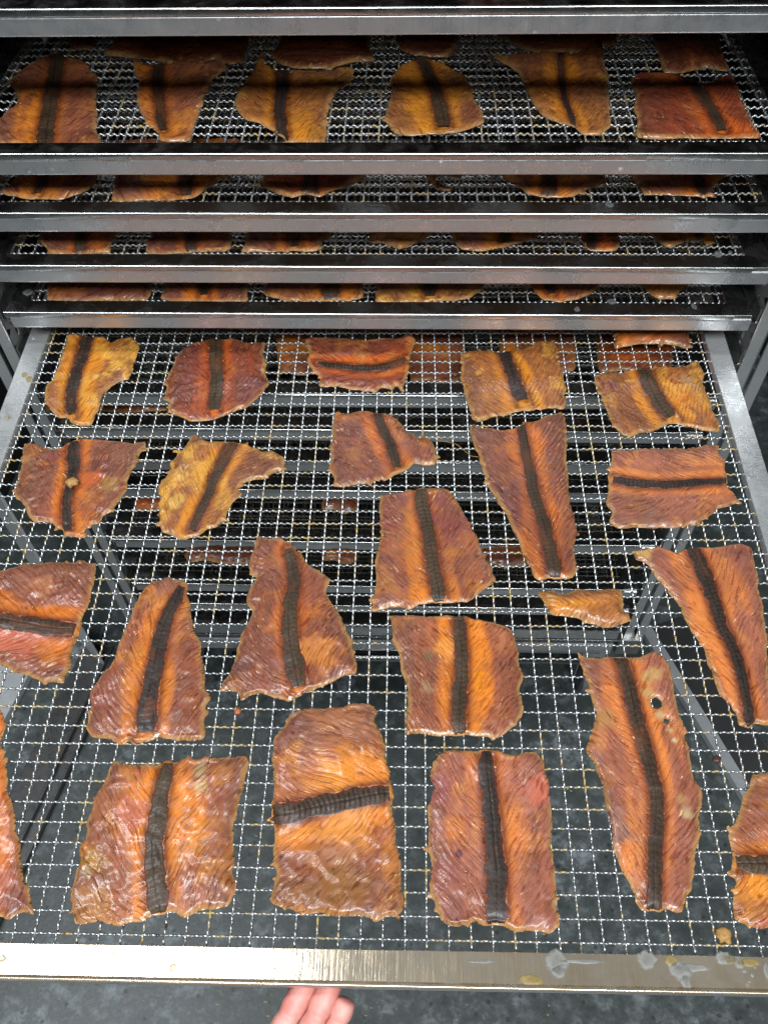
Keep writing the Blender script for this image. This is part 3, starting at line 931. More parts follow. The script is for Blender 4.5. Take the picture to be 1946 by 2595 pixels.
    for i in range(mm-1):
        for j in range(m-1):
            if ok[i, j] or ok[i+1, j] or ok[i, j+1] or ok[i+1, j+1]:
                a = i*m+j; fa.append((a, a+m, a+m+1, a+1))
    if not fa: return root
    V = np.stack([px_, py_, z2], 1)
    ms = mesh_from('dark_stripe', V*P, fa, True)
    nrm = ms.polygons[len(fa)//2].normal
    if nrm.z < 0: ms.flip_normals()
    at = ms.color_attributes.new('tint', 'FLOAT_COLOR', 'POINT'); at.data.foreach_set('color', np.concatenate([c, np.ones((len(c), 1))], 1).ravel().astype(np.float32))
    at = ms.attributes.new('flow', 'FLOAT_VECTOR', 'POINT'); at.data.foreach_set('vector', np.stack([S+seed, U*Wd, S*0], 1).ravel().astype(np.float32))
    ms.materials.append(STRIPE)
    link('dark_stripe', ms, None, root)
    return root
make_fish.count = 0

S_ = 1.659
cA, cB, cC, cD, cE, cF = (0,800,S_), (946,800,S_), (0,1350,S_), (946,1350,S_), (0,1850,S_), (946,1850,S_)
cG, cH, cI, cJ = (0,0,S_), (946,0,S_), (0,400,S_), (946,400,S_)
G0 = 'smoked fish pieces laid out on the pulled-out tray'
def st(pts, w0, w1=None):
    w1 = w0 if w1 is None else w1; n = len(pts)
    return [(x, y, w0+(w1-w0)*i/max(1, n-1)) for i, (x, y) in enumerate(pts)]
def hshift(pts, k): return [(x+k, y) for x, y in pts]

make_fish(0, cA, [(300,80),(360,85),(385,90),(440,90),(465,110),(500,95),(545,88),(570,100),(583,135),(570,180),(560,215),(545,262),(520,268),(490,280),(460,305),(435,335),(425,365),(420,400),(405,425),(385,455),(345,460),(310,455),(285,435),(250,428),(215,400),(190,360),(188,320),(195,290),(225,265),(245,225),(262,180),(280,125)],
  st([(375,85),(355,150),(330,220),(310,290),(302,350),(305,415)], 26, 22), 'gold', 'narrow curved golden piece with a yellow patch, leftmost in the back row', G0, wrk=1.3, accent=1., curl=.8,
  patches=[(225,370,36,(.36,.15,.06)),(450,170,34,(.70,.36,.05)),(405,260,22,(.66,.40,.10)),(395,370,26,(.50,.28,.09))])
make_fish(0, cA, [(800,110),(850,100),(890,88),(940,92),(990,92),(1040,108),(1085,115),(1110,112),(1105,150),(1118,200),(1115,240),(1130,280),(1110,310),(1070,345),(1040,370),(1000,385),(950,405),(900,425),(850,432),(800,435),(770,425),(735,405),(708,398),(712,370),(690,345),(705,300),(690,280),(705,245),(720,215),(735,170),(765,130)],
  st([(905,84),(908,150),(912,220),(912,300),(903,388)], 27, 27), 'red', 'dark red rounded piece with an upright stripe, second from left in the back row', G0, wrk=1.4, purple=.6)
make_fish(0, cA, [(1285,100),(1310,88),(1400,90),(1460,88),(1540,95),(1620,90),(1689,85),(1719,70),(1742,95),(1735,130),(1725,160),(1722,200),(1722,240),(1705,270),(1690,305),(1660,285),(1640,300),(1600,300),(1580,318),(1545,310),(1500,305),(1460,300),(1410,285),(1370,292),(1345,285),(1350,255),(1330,235),(1300,210),(1290,180),(1305,150),(1285,125)],
  st([(1345,204),(1420,212),(1500,220),(1580,222),(1640,210),(1698,186)], 16, 22), 'red', 'wrinkled bright red piece with a grey sideways stripe, middle of the back row', G0, wrk=1.6, accent=.6, curl=.8)
make_fish(0, cA, [(100,535),(140,535),(180,545),(215,550),(250,545),(290,525),(340,515),(390,510),(430,512),(470,510),(520,520),(560,530),(605,525),(605,550),(580,580),(570,625),(555,650),(535,690),(530,730),(500,770),(475,810),(440,840),(420,870),(385,880),(350,905),(340,930),(300,925),(270,930),(255,905),(235,890),(215,868),(180,865),(145,868),(120,845),(105,800),(75,770),(65,740),(80,700),(75,665),(90,630),(85,590)],
  st([(312,535),(310,600),(312,640),(303,700),(288,760),(283,820),(288,885)], 28, 18), 'brown', 'shield shaped reddish piece with a pale scrap on its stripe, by the left rail', G0, wrk=1.4, purple=.7, accent=.3,
  patches=[(240,590,40,(.20,.055,.040)),(380,700,70,(.44,.10,.025)),(110,600,30,(.34,.16,.06)),(450,720,50,(.30,.16,.05))])
make_fish(0, cA, [(800,515),(820,500),(850,515),(880,528),(930,525),(980,530),(1040,540),(1090,560),(1150,562),(1195,595),(1190,620),(1205,640),(1180,650),(1150,655),(1110,675),(1060,685),(1025,700),(1005,725),(1000,760),(975,790),(955,830),(930,865),(900,890),(870,895),(840,915),(800,930),(760,935),(720,915),(680,900),(668,870),(675,830),(668,800),(675,760),(665,730),(685,690),(710,660),(715,620),(745,580),(725,575),(730,560),(770,560)],
  st([(980,538),(950,590),(925,640),(900,690),(880,750),(850,810),(818,880)], 28, 18), 'gold', 'golden boomerang shaped piece with a pointed arm reaching right', G0, wrk=1.3, accent=.8,
  patches=[(760,670,45,(.58,.33,.08)),(730,790,45,(.56,.32,.07)),(820,890,35,(.17,.05,.05))])
make_fish(0, cA, [(1410,400),(1450,402),(1520,388),(1570,395),(1620,400),(1655,418),(1699,455),(1729,490),(1769,505),(1809,510),(1831,560),(1829,615),(1794,622),(1749,615),(1709,645),(1669,662),(1619,690),(1590,680),(1560,700),(1500,705),(1460,712),(1430,715),(1400,705),(1395,670),(1380,640),(1390,600),(1385,540),(1395,490),(1405,440)],
  st([(1582,398),(1610,480),(1640,540),(1664,618)], 20, 22), 'brown', 'small tan piece with a tail pointing right, centre of the pulled-out tray', G0, wrk=1.3, accent=.5)
make_fish(0, cB, [(365,150),(380,145),(440,138),(480,145),(520,150),(560,145),(610,140),(640,135),(665,120),(700,95),(740,100),(765,95),(775,130),(770,170),(785,220),(800,260),(810,300),(800,330),(808,355),(795,385),(760,380),(700,390),(640,395),(590,405),(550,415),(500,420),(440,435),(410,415),(400,380),(385,340),(375,290),(365,240),(370,190)],
  st([(542,145),(565,200),(585,250),(600,300),(625,355)], 26, 32), 'gold', 'square amber piece with diagonal grain, second from right in the back row', G0, rel=1.7, wrk=.7, accent=.4, purple=.2)
make_fish(0, cB, [(940,240),(980,225),(1040,228),(1100,215),(1150,215),(1200,210),(1260,205),(1320,200),(1355,185),(1380,215),(1385,260),(1400,310),(1420,360),(1435,410),(1450,440),(1455,475),(1420,478),(1380,470),(1330,460),(1280,448),(1240,450),(1200,470),(1150,485),(1110,490),(1070,505),(1040,495),(1010,470),(990,430),(975,380),(955,330),(940,280)],
  st([(1135,212),(1155,280),(1180,330),(1210,380),(1245,418)], 33, 36), 'gold', 'broad amber piece with a wide black stripe, rightmost in the back row', G0, rel=1.5, wrk=.9, curl=1., accent=.3, purple=.25,
  patches=[(1010,290,30,(.15,.05,.04)),(985,350,18,(.12,.04,.04)),(1330,280,40,(.36,.20,.09)),(1372,230,22,(.60,.30,.05))])
make_fish(0, cB, [(410,460),(470,465),(540,470),(600,460),(640,440),(690,430),(740,415),(795,400),(805,430),(815,480),(818,540),(815,600),(820,650),(820,720),(830,790),(845,840),(855,900),(850,960),(855,1042),(845,1082),(790,1100),(745,1098),(705,1112),(680,1097),(655,1052),(635,1002),(620,970),(600,925),(580,890),(550,830),(520,780),(500,730),(480,680),(455,620),(435,560),(415,510)],
  st([(618,450),(635,540),(655,640),(675,740),(705,840),(730,940),(748,1020),(762,1090)], 18, 34), 'brown', 'long tapering reddish-brown piece with a thin dark stripe, right of centre', G0, rel=1.5, wrk=.6, purple=.5)
make_fish(0, cB, [(1005,560),(1060,560),(1130,552),(1200,555),(1280,552),(1350,545),(1410,535),(1455,540),(1455,575),(1480,600),(1475,640),(1485,670),(1490,710),(1510,740),(1535,780),(1500,790),(1450,810),(1390,850),(1340,870),(1270,885),(1180,895),(1100,888),(1035,885),(1000,860),(1010,820),(985,780),(995,740),(990,690),(1000,640),(1005,600)],
  st([(1018,688),(1100,705),(1200,712),(1300,708),(1400,700),(1492,695)], 25, 17), 'pink', 'salmon-pink piece with its dark stripe running sideways, by the right rail', G0, wrk=.7, rel=.8,
  patches=[(1160,840,60,(.20,.09,.06))])
make_fish(0, cB, [(30,760),(100,750),(170,735),(210,728),(290,722),(320,740),(350,785),(375,830),(410,880),(440,920),(455,972),(475,1042),(505,1097),(480,1137),(430,1177),(390,1197),(330,1202),(270,1197),(200,1212),(150,1238),(120,1227),(60,1222),(0,1237),(-15,1228),(5,1150),(15,1090),(8,1020),(20,960),(30,880),(22,820)],
  st([(200,724),(205,800),(225,880),(240,960),(250,1040),(262,1110),(275,1175)], 26, 32), 'orange', 'tray centre piece, brown at the top and bright orange below', G0, wrk=.8, rel=.9,
  patches=[(90,860,90,(.22,.065,.042)),(330,880,90,(.20,.055,.042)),(60,960,60,(.28,.09,.04)),(400,960,50,(.30,.10,.04)),(110,780,70,(.20,.06,.045)),(280,770,60,(.19,.055,.045))])
make_fish(0, cC, [(-60,180),(0,160),(60,145),(130,130),(200,118),(280,118),(350,118),(400,125),(402,180),(385,230),(375,280),(350,330),(340,370),(320,430),(300,490),(295,560),(270,600),(265,625),(210,620),(160,610),(120,600),(60,580),(0,550),(-60,520)],
  st([(-60,362),(0,370),(100,386),(200,400),(285,405)], 34, 36), 'brown', 'brown and pink piece with a grey sideways stripe, cut by the left edge', G0, wrk=1., purple=.4,
  patches=[(100,460,90,(.42,.11,.06)),(30,450,50,(.44,.11,.06)),(180,230,60,(.34,.13,.06))])
make_fish(0, cC, [(640,195),(700,188),(750,195),(780,210),(780,260),(800,300),(810,360),(820,420),(840,480),(855,540),(860,600),(865,650),(885,690),(870,720),(865,780),(860,830),(850,860),(790,865),(730,868),(660,860),(600,870),(540,868),(490,878),(440,860),(380,850),(362,820),(370,770),(380,720),(380,680),(395,640),(420,600),(450,570),(480,510),(500,460),(525,400),(545,345),(570,290),(600,240)],
  st([(758,235),(738,290),(705,350),(684,420),(667,500),(651,580),(636,660),(626,740),(614,828)], 22, 43), 'orange', 'bell shaped orange piece with a dark ribbed stripe widening downwards, left of centre', G0, rel=1.1, wrk=.7,
  patches=[(440,700,60,(.22,.07,.045)),(680,230,70,(.26,.10,.06)),(450,620,40,(.22,.07,.04))])
make_fish(0, cC, [(1070,40),(1090,12),(1130,20),(1170,5),(1200,25),(1240,60),(1280,100),(1310,140),(1340,150),(1345,180),(1375,190),(1370,240),(1395,290),(1420,340),(1450,400),(1475,450),(1485,500),(1490,590),(1450,590),(1400,615),(1350,640),(1300,655),(1260,680),(1210,705),(1150,690),(1090,675),(1040,690),(1010,700),(995,670),(960,660),(920,665),(935,620),(960,590),(985,540),(1005,460),(1010,420),(1045,370),(1060,330),(1040,300),(1035,260),(1055,220),(1070,190),(1050,140),(1048,90)],
  st([(1215,80),(1235,150),(1236,220),(1222,300),(1222,380),(1222,440),(1232,520),(1252,618)], 22, 42), 'brown', 'brown piece shaped like a trouser leg with scalloped left edge and glossy black stripe', G0, rel=1.3, wrk=.8, purple=.3,
  patches=[(1010,560,45,(.15,.06,.05)),(1350,500,80,(.48,.17,.04)),(1130,400,40,(.42,.14,.04))])
make_fish(0, cD, [(690,250),(730,240),(760,255),(850,245),(920,238),(980,235),(1035,240),(1050,280),(1050,310),(1070,350),(1085,375),(1050,385),(960,395),(900,378),(840,355),(770,348),(740,335),(720,300)],
  None, 'gold', 'smallest piece, a plain orange strip without a stripe, right of centre', G0, wrk=.8, curl=.7, ang=.1)
make_fish(0, cD, [(1085,70),(1130,65),(1200,55),(1240,62),(1270,75),(1320,62),(1370,60),(1420,65),(1480,55),(1540,42),(1590,55),(1590,95),(1610,150),(1620,210),(1635,280),(1645,350),(1655,420),(1660,500),(1665,600),(1668,700),(1665,800),(1610,795),(1580,820),(1540,805),(1530,770),(1500,720),(1465,690),(1440,640),(1425,590),(1400,530),(1380,480),(1350,430),(1330,380),(1300,320),(1260,260),(1220,210),(1180,165),(1140,120),(1100,110)],
  st([(1335,58),(1375,140),(1410,230),(1440,320),(1465,400),(1510,500),(1540,590),(1560,680),(1582,805)], 32, 22), 'pink', 'large triangular orange piece with a broad black stripe, touching the right edge', G0, wrk=.55, rel=.8,
  patches=[(1130,85,40,(.50,.30,.10)),(1550,100,40,(.22,.08,.05))])
make_fish(0, cD, [(65,350),(100,340),(160,342),(240,350),(310,345),(380,348),(440,355),(490,370),(530,385),(575,405),(595,440),(605,500),(610,550),(628,590),(620,650),(625,700),(628,760),(600,800),(560,830),(520,850),(460,845),(400,850),(330,850),(250,845),(180,840),(140,850),(135,800),(145,740),(140,680),(130,610),(110,560),(105,500),(85,450),(75,400)],
  st([(357,346),(362,430),(370,510),(370,600),(363,690),(360,822)], 26, 33), 'orange', 'square bright orange piece with a grey bare spot left of its upright stripe', G0, rel=1.2, wrk=.6,
  patches=[(235,520,34,(.16,.10,.05)),(440,600,22,(.66,.22,.01)),(445,650,18,(.66,.22,.01)),(290,480,50,(.66,.24,.04)),(230,650,30,(.30,.16,.08)),(540,450,60,(.36,.13,.06))])
make_fish(0, cD, [(860,500),(900,515),(950,520),(1010,520),(1060,520),(1110,525),(1150,505),(1190,497),(1230,530),(1250,560),(1262,620),(1265,680),(1280,750),(1305,790),(1310,850),(1325,900),(1338,970),(1350,1020),(1385,1100),(1385,1140),(1365,1180),(1370,1260),(1360,1330),(1350,1410),(1335,1490),(1315,1530),(1295,1585),(1240,1575),(1200,1590),(1130,1585),(1105,1550),(1080,1480),(1060,1440),(1030,1390),(1010,1330),(1000,1250),(985,1180),(965,1120),(960,1060),(935,980),(895,920),(890,900),(905,850),(925,790),(930,740),(920,700),(910,640),(885,580),(870,540)],
  st([(1030,512),(1060,600),(1080,680),(1100,760),(1120,830),(1145,920),(1165,1000),(1185,1080),(1190,1160),(1188,1250),(1185,1340),(1180,1430),(1180,1592)], 32, 30), 'pink', 'longest piece, with a small round hole and pale patches beside its stripe', G0, wrk=.6, rel=.9, purple=.45,
  holes=[(1190,712,22),(1233,787,10)], patches=[(1180,600,36,(.42,.25,.09)),(1165,680,26,(.40,.24,.09)),(1205,760,26,(.42,.30,.13)),(1250,830,24,(.54,.48,.30)),(1262,870,16,(.54,.50,.34)),(1295,1120,24,(.36,.19,.08)),(1315,1180,26,(.44,.32,.17)),(960,800,50,(.38,.18,.06)),(1040,1250,60,(.24,.12,.09))])
make_fish(0, cE, [(-90,-100),(0,-85),(22,-60),(28,-20),(12,30),(8,70),(28,88),(15,112),(35,180),(45,280),(60,360),(65,410),(80,480),(85,550),(100,620),(120,660),(130,710),(138,775),(90,765),(40,795),(-20,790),(-90,780)],
  st([(-62,-100),(-58,300),(-50,790)], 26, 30), 'brown', 'brown sliver of a piece cut off by the left edge of the photo', G0, wrk=.8, patches=[(20,640,60,(.34,.10,.06))])
make_fish(0, cE, [(465,150),(480,130),(520,140),(600,140),(660,145),(700,125),(740,135),(790,110),(820,120),(865,105),(890,115),(950,108),(1030,105),(1040,140),(1030,200),(1020,250),(1005,300),(995,370),(985,440),(975,500),(980,560),(970,600),(985,650),(965,710),(950,735),(900,750),(860,755),(800,770),(770,780),(730,765),(690,775),(620,785),(590,800),(540,795),(500,815),(440,800),(390,805),(320,810),(315,760),(305,710),(320,680),(305,640),(320,590),(340,540),(335,490),(350,450),(360,390),(385,330),(410,270),(440,210)],
  st([(702,150),(685,240),(672,320),(660,400),(650,480),(653,560),(658,640),(668,755)], 30, 46), 'orange', 'large front-left piece, orange right of the stripe and brown at its left edge', G0, wrk=.9, rel=.8,
  patches=[(845,160,32,(.32,.22,.10)),(850,240,26,(.42,.26,.10)),(385,560,60,(.30,.14,.02)),(360,600,26,(.40,.36,.20)),(400,740,80,(.32,.13,.03)),(440,300,70,(.28,.10,.045)),(820,470,70,(.60,.20,.025)),(540,350,60,(.40,.11,.06))])
make_fish(0, cE, [(1150,60),(1165,10),(1200,-30),(1230,-70),(1290,-90),(1350,-95),(1420,-100),(1490,-120),(1560,-115),(1580,-85),(1580,-40),(1600,10),(1610,60),(1615,120),(1635,180),(1650,240),(1650,330),(1659,400),(1672,480),(1684,560),(1679,620),(1697,700),(1694,760),(1629,785),(1569,792),(1500,780),(1420,790),(1350,770),(1280,770),(1240,765),(1200,745),(1150,730),(1135,710),(1150,660),(1160,620),(1155,560),(1145,500),(1150,430),(1140,370),(1140,320),(1150,250),(1155,190),(1150,120)],
  st([(1146,352),(1230,345),(1320,325),(1400,305),(1480,290),(1560,275),(1628,268)], 44, 40), 'orange', 'tall front piece with a black ribbed stripe running straight across it', G0, wrk=.9, rel=.7, curl=.7,
  patches=[(1420,-40,120,(.32,.12,.05)),(1190,60,40,(.22,.08,.06)),(1400,200,80,(.60,.22,.03)),(1440,420,110,(.60,.23,.05)),(1400,560,90,(.30,.12,.06)),(1420,690,120,(.24,.10,.03)),(1260,700,80,(.22,.09,.035))])
make_fish(0, cF, [(275,110),(300,95),(350,85),(420,92),(500,88),(560,95),(620,88),(680,88),(700,110),(725,140),(725,190),(740,230),(735,300),(745,350),(750,400),(745,470),(755,540),(770,610),(770,700),(780,780),(765,830),(740,845),(700,835),(650,830),(600,840),(560,820),(510,820),(470,815),(420,800),(370,810),(320,820),(290,800),(265,750),(245,700),(232,640),(240,560),(230,480),(235,400),(228,320),(245,240),(235,180),(255,140)],
  st([(475,100),(478,200),(490,300),(500,400),(506,500),(514,600),(515,700),(517,815)], 30, 50), 'pink', 'front rectangular rosy piece with a broad upright black stripe, right of the middle', G0, rel=1.1, wrk=.6, purple=.6,
  patches=[(280,250,50,(.24,.07,.06)),(300,600,60,(.24,.08,.06)),(690,250,60,(.46,.12,.07)),(340,420,60,(.50,.16,.04)),(360,520,14,(.07,.02,.03)),(270,420,40,(.26,.09,.06)),(730,560,40,(.30,.10,.07))])
make_fish(0, cF, [(1600,180),(1700,170),(1800,170),(1820,400),(1820,820),(1700,840),(1640,845),(1590,835),(1525,790),(1520,740),(1525,690),(1520,640),(1505,590),(1510,520),(1500,440),(1520,390),(1545,330),(1550,280),(1570,240)],
  st([(1540,565),(1620,570),(1700,572),(1815,575)], 40, 40), 'orange', 'front orange piece with a sideways dark stripe, cut by the right edge', G0, wrk=.9, rel=.7, accent=.4, patches=[(1620,670,60,(.66,.24,.03)),(1640,810,60,(.34,.08,.05))])
make_fish(0, cB, [(1000,-40),(1330,-40),(1325,80),(1330,110),(1320,130),(1260,118),(1200,115),(1130,112),(1080,118),(1020,130),(1010,110),(1020,80),(1000,50)],
  None, 'brown', 'reddish piece half hidden under the tray above, near the right rail', G0, wrk=1.2, ang=0)
make_fish(0, cB, [(575,-30),(760,-30),(750,60),(720,58),(690,66),(640,55),(600,58),(580,45)], None, 'brown', 'dark scrap just showing under the tray above, right of the middle', G0, wrk=1.2, ang=0, g=.14)

G1 = 'smoked fish pieces on the tray directly above the pulled-out one'
G2 = 'smoked fish pieces on the second tray above the pulled-out one'
G3 = 'smoked fish pieces on the third tray above the pulled-out one'
G4 = 'smoked fish pieces on the upper tray with two rows showing'
U = dict(g=.14)
T = ', upper two-row tray'
make_fish(4, cG, [(-40,598),(-30,540),(-10,500),(30,460),(60,430),(65,390),(45,340),(80,290),(130,260),(190,225),(240,215),(300,235),(350,250),(380,280),(415,330),(405,400),(400,460),(405,520),(408,560),(405,598)], st([(242,222),(235,320),(215,430),(190,590)], 30, 34), 'orange', 'first piece from the left in the front row'+T, G4, wrk=.9, **U)
make_fish(4, cG, [(555,240),(580,235),(600,265),(650,270),(720,262),(770,258),(800,265),(850,275),(900,275),(945,270),(940,310),(900,350),(870,400),(840,460),(810,530),(800,570),(770,580),(690,582),(665,575),(650,530),(620,500),(585,450),(578,400),(585,350),(570,300)], st([(672,272),(668,350),(672,420),(680,500)], 26, 20), 'orange', 'vase shaped piece second from the left in the front row'+T, G4, curl=1., **U)
make_fish(4, cG, [(1105,215),(1120,265),(1150,290),(1230,300),(1300,300),(1380,290),(1440,270),(1490,275),(1485,320),(1450,360),(1410,400),(1385,460),(1370,520),(1360,582),(1280,582),(1200,580),(1150,550),(1090,520),(1040,510),(1000,480),(990,430),(1010,380),(1050,320),(1080,270)], st([(1190,300),(1185,400),(1180,500),(1190,578)], 28, 24), 'gold', 'wide horned piece third from the left in the front row'+T, G4, curl=1., **U)
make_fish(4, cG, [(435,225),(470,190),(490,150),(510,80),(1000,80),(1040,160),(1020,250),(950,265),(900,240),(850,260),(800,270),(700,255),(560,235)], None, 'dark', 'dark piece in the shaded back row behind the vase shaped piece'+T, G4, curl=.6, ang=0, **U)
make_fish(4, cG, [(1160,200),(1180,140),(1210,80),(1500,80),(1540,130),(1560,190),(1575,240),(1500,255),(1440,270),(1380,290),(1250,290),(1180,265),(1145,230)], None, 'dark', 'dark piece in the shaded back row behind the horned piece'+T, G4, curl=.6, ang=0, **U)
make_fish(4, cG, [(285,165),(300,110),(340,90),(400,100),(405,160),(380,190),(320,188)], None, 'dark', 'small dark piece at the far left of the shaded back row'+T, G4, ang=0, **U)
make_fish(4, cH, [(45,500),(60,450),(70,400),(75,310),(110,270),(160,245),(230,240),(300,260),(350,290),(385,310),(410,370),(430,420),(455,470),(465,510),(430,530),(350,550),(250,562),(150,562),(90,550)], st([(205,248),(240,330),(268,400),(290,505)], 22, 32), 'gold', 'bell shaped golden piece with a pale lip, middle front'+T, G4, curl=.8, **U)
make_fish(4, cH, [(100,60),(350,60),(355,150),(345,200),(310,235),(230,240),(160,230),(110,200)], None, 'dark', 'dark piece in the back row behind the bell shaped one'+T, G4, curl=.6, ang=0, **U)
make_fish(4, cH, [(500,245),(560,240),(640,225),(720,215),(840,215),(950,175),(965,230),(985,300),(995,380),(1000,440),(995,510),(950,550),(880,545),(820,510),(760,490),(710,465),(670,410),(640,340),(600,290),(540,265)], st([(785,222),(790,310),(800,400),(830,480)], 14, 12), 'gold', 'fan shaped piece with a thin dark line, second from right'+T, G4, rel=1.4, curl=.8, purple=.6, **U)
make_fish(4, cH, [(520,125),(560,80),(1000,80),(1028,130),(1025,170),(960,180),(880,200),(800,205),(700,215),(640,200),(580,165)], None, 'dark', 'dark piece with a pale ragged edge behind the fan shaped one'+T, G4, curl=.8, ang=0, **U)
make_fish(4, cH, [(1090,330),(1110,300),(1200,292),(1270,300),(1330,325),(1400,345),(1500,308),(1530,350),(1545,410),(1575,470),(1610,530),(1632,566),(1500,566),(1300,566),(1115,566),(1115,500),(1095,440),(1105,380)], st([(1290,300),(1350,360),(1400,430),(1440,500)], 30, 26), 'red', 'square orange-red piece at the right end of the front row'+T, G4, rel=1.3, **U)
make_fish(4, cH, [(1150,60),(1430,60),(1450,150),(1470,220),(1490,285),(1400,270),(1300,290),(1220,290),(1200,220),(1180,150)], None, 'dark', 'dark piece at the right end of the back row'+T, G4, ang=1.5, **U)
V3 = dict(g=.14); 
make_fish(3, cI, [(0,130),(30,110),(60,75),(100,30),(140,-80),(400,-80),(420,40),(400,100),(370,130),(320,150),(240,167),(120,167),(60,155),(20,145)], st([(212,-60),(190,60),(175,108)], 26, 20), 'orange', 'leftmost piece on the third tray above the pulled-out one', G3, **V3)
make_fish(3, cI, [(470,167),(480,100),(490,40),(510,-80),(1000,-80),(1010,40),(960,70),(900,100),(860,130),(820,160),(740,167),(640,167)], st([(800,-60),(790,60),(785,125)], 28, 30), 'orange', 'long pointed piece second from left on the third tray above the pulled-out one', G3, accent=.5, **V3)
make_fish(3, cI, [(1100,95),(1115,40),(1130,-60),(1520,-60),(1535,60),(1500,90),(1450,110),(1390,130),(1340,160),(1290,150),(1230,162),(1170,140),(1120,115)], st([(1310,-50),(1310,60),(1305,120)], 30, 34), 'red', 'bowl shaped red piece third from left on the third tray above', G3, **V3)
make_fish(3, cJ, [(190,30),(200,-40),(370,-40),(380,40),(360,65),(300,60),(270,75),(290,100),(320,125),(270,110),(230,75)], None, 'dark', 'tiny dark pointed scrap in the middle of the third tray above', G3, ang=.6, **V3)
make_fish(3, cJ, [(515,30),(530,-60),(940,-60),(955,40),(980,90),(960,110),(910,125),(870,140),(840,155),(780,157),(700,157),(650,145),(600,110),(560,85),(530,60)], st([(730,-50),(735,60),(738,152)], 28, 30), 'orange', 'orange piece second from right on the third tray above', G3, accent=.4, **V3)
make_fish(3, cJ, [(1065,30),(1080,-60),(1500,-60),(1510,50),(1470,80),(1430,110),(1420,152),(1340,152),(1250,152),(1150,152),(1120,120),(1085,75)], st([(1325,-50),(1350,50),(1375,120)], 20, 22), 'brown', 'rightmost piece with a glossy dark front on the third tray above', G3, patches=[(1400,135,40,(.12,.03,.04))], **V3)
make_fish(2, cI, [(160,340),(180,290),(190,200),(470,200),(485,290),(470,330),(460,385),(390,392),(300,392),(215,388),(195,365)], st([(370,210),(345,320),(340,378)], 26, 20), 'brown', 'leftmost piece on the second tray above the pulled-out one', G2, **V3)
make_fish(2, cI, [(620,388),(620,350),(635,290),(640,200),(960,200),(970,290),(975,350),(950,388),(800,392)], st([(808,210),(805,384)], 22), 'brown', 'squarish piece second from left on the second tray above the pulled-out one', G2, **V3)
make_fish(2, cI, [(1025,390),(1040,340),(1050,200),(1380,200),(1390,290),(1385,330),(1350,345),(1360,370),(1310,390),(1200,388)], st([(1220,210),(1235,330)], 28), 'brown', 'piece with torn right corner, third from left on the second tray above', G2, **V3)
make_fish(2, cI, [(1545,285),(1550,200),(1820,200),(1835,290),(1805,310),(1760,340),(1720,360),(1680,372),(1640,355),(1600,350),(1560,345)], None, 'gold', 'pointed pale piece in the middle of the second tray above the pulled-out one', G2, ang=.2, **V3)
make_fish(2, cJ, [(330,330),(335,290),(350,200),(700,200),(710,290),(690,320),(640,335),(590,350),(540,370),(450,385),(380,375),(345,350)], st([(535,210),(550,318)], 24, 22), 'orange', 'wide rounded piece third from right on the second tray above', G2, **V3)
make_fish(2, cJ, [(845,290),(850,200),(1010,200),(1025,290),(1035,340),(1020,380),(920,382),(890,365),(870,320)], st([(908,210),(920,378)], 19, 21), 'red', 'narrow red piece second from right on the second tray above the pulled-out one', G2, **V3)
make_fish(2, cJ, [(1150,300),(1160,200),(1420,200),(1435,310),(1425,350),(1440,360),(1410,375),(1370,345),(1310,350),(1260,378),(1230,378),(1205,350),(1180,325)], st([(1325,210),(1350,290)], 16, 12), 'gold', 'rightmost piece with two ragged points on the second tray above', G2, curl=.9, **V3)
make_fish(1, cI, [(205,592),(205,520),(215,400),(620,400),(635,500),(625,570),(600,592),(400,594)], None, 'dark', 'leftmost dark red rectangular piece on the tray directly above the pulled-out one', G1, ang=0, **V3)
make_fish(1, cI, [(680,582),(690,530),(710,400),(1040,400),(1050,500),(1040,560),(1035,597),(900,597),(750,592)], st([(870,410),(860,540)], 22), 'brown', 'second piece from left on the tray directly above the pulled-out one', G1, **V3)
make_fish(1, cI, [(1105,560),(1120,500),(1125,400),(1520,400),(1530,500),(1520,580),(1430,594),(1300,588),(1200,588),(1150,575)], st([(1390,410),(1390,545)], 34), 'orange', 'wide orange piece third from left on the tray directly above', G1, **V3)
make_fish(1, cJ, [(15,599),(15,500),(20,400),(450,400),(460,530),(430,560),(400,580),(350,592),(300,590),(220,594),(120,600)], st([(225,410),(236,545)], 30), 'gold', 'bright golden piece, fourth from left on the tray directly above the pulled-out one', G1, accent=.5, **V3)
make_fish(1, cJ, [(570,495),(590,400),(930,400),(945,500),(945,545),(900,570),(850,590),(780,599),(720,592),(680,560),(640,520)], st([(700,410),(735,530)], 24, 22), 'brown', 'rounded brown piece second from right on the tray directly above the pulled-out one', G1, **V3)
make_fish(1, cJ, [(1080,495),(1090,400),(1340,400),(1355,500),(1320,530),(1290,550),(1270,580),(1200,583),(1160,560),(1130,530),(1090,520)], None, 'gold', 'small pointed piece at the right end of the tray directly above', G1, ang=.4, **V3)
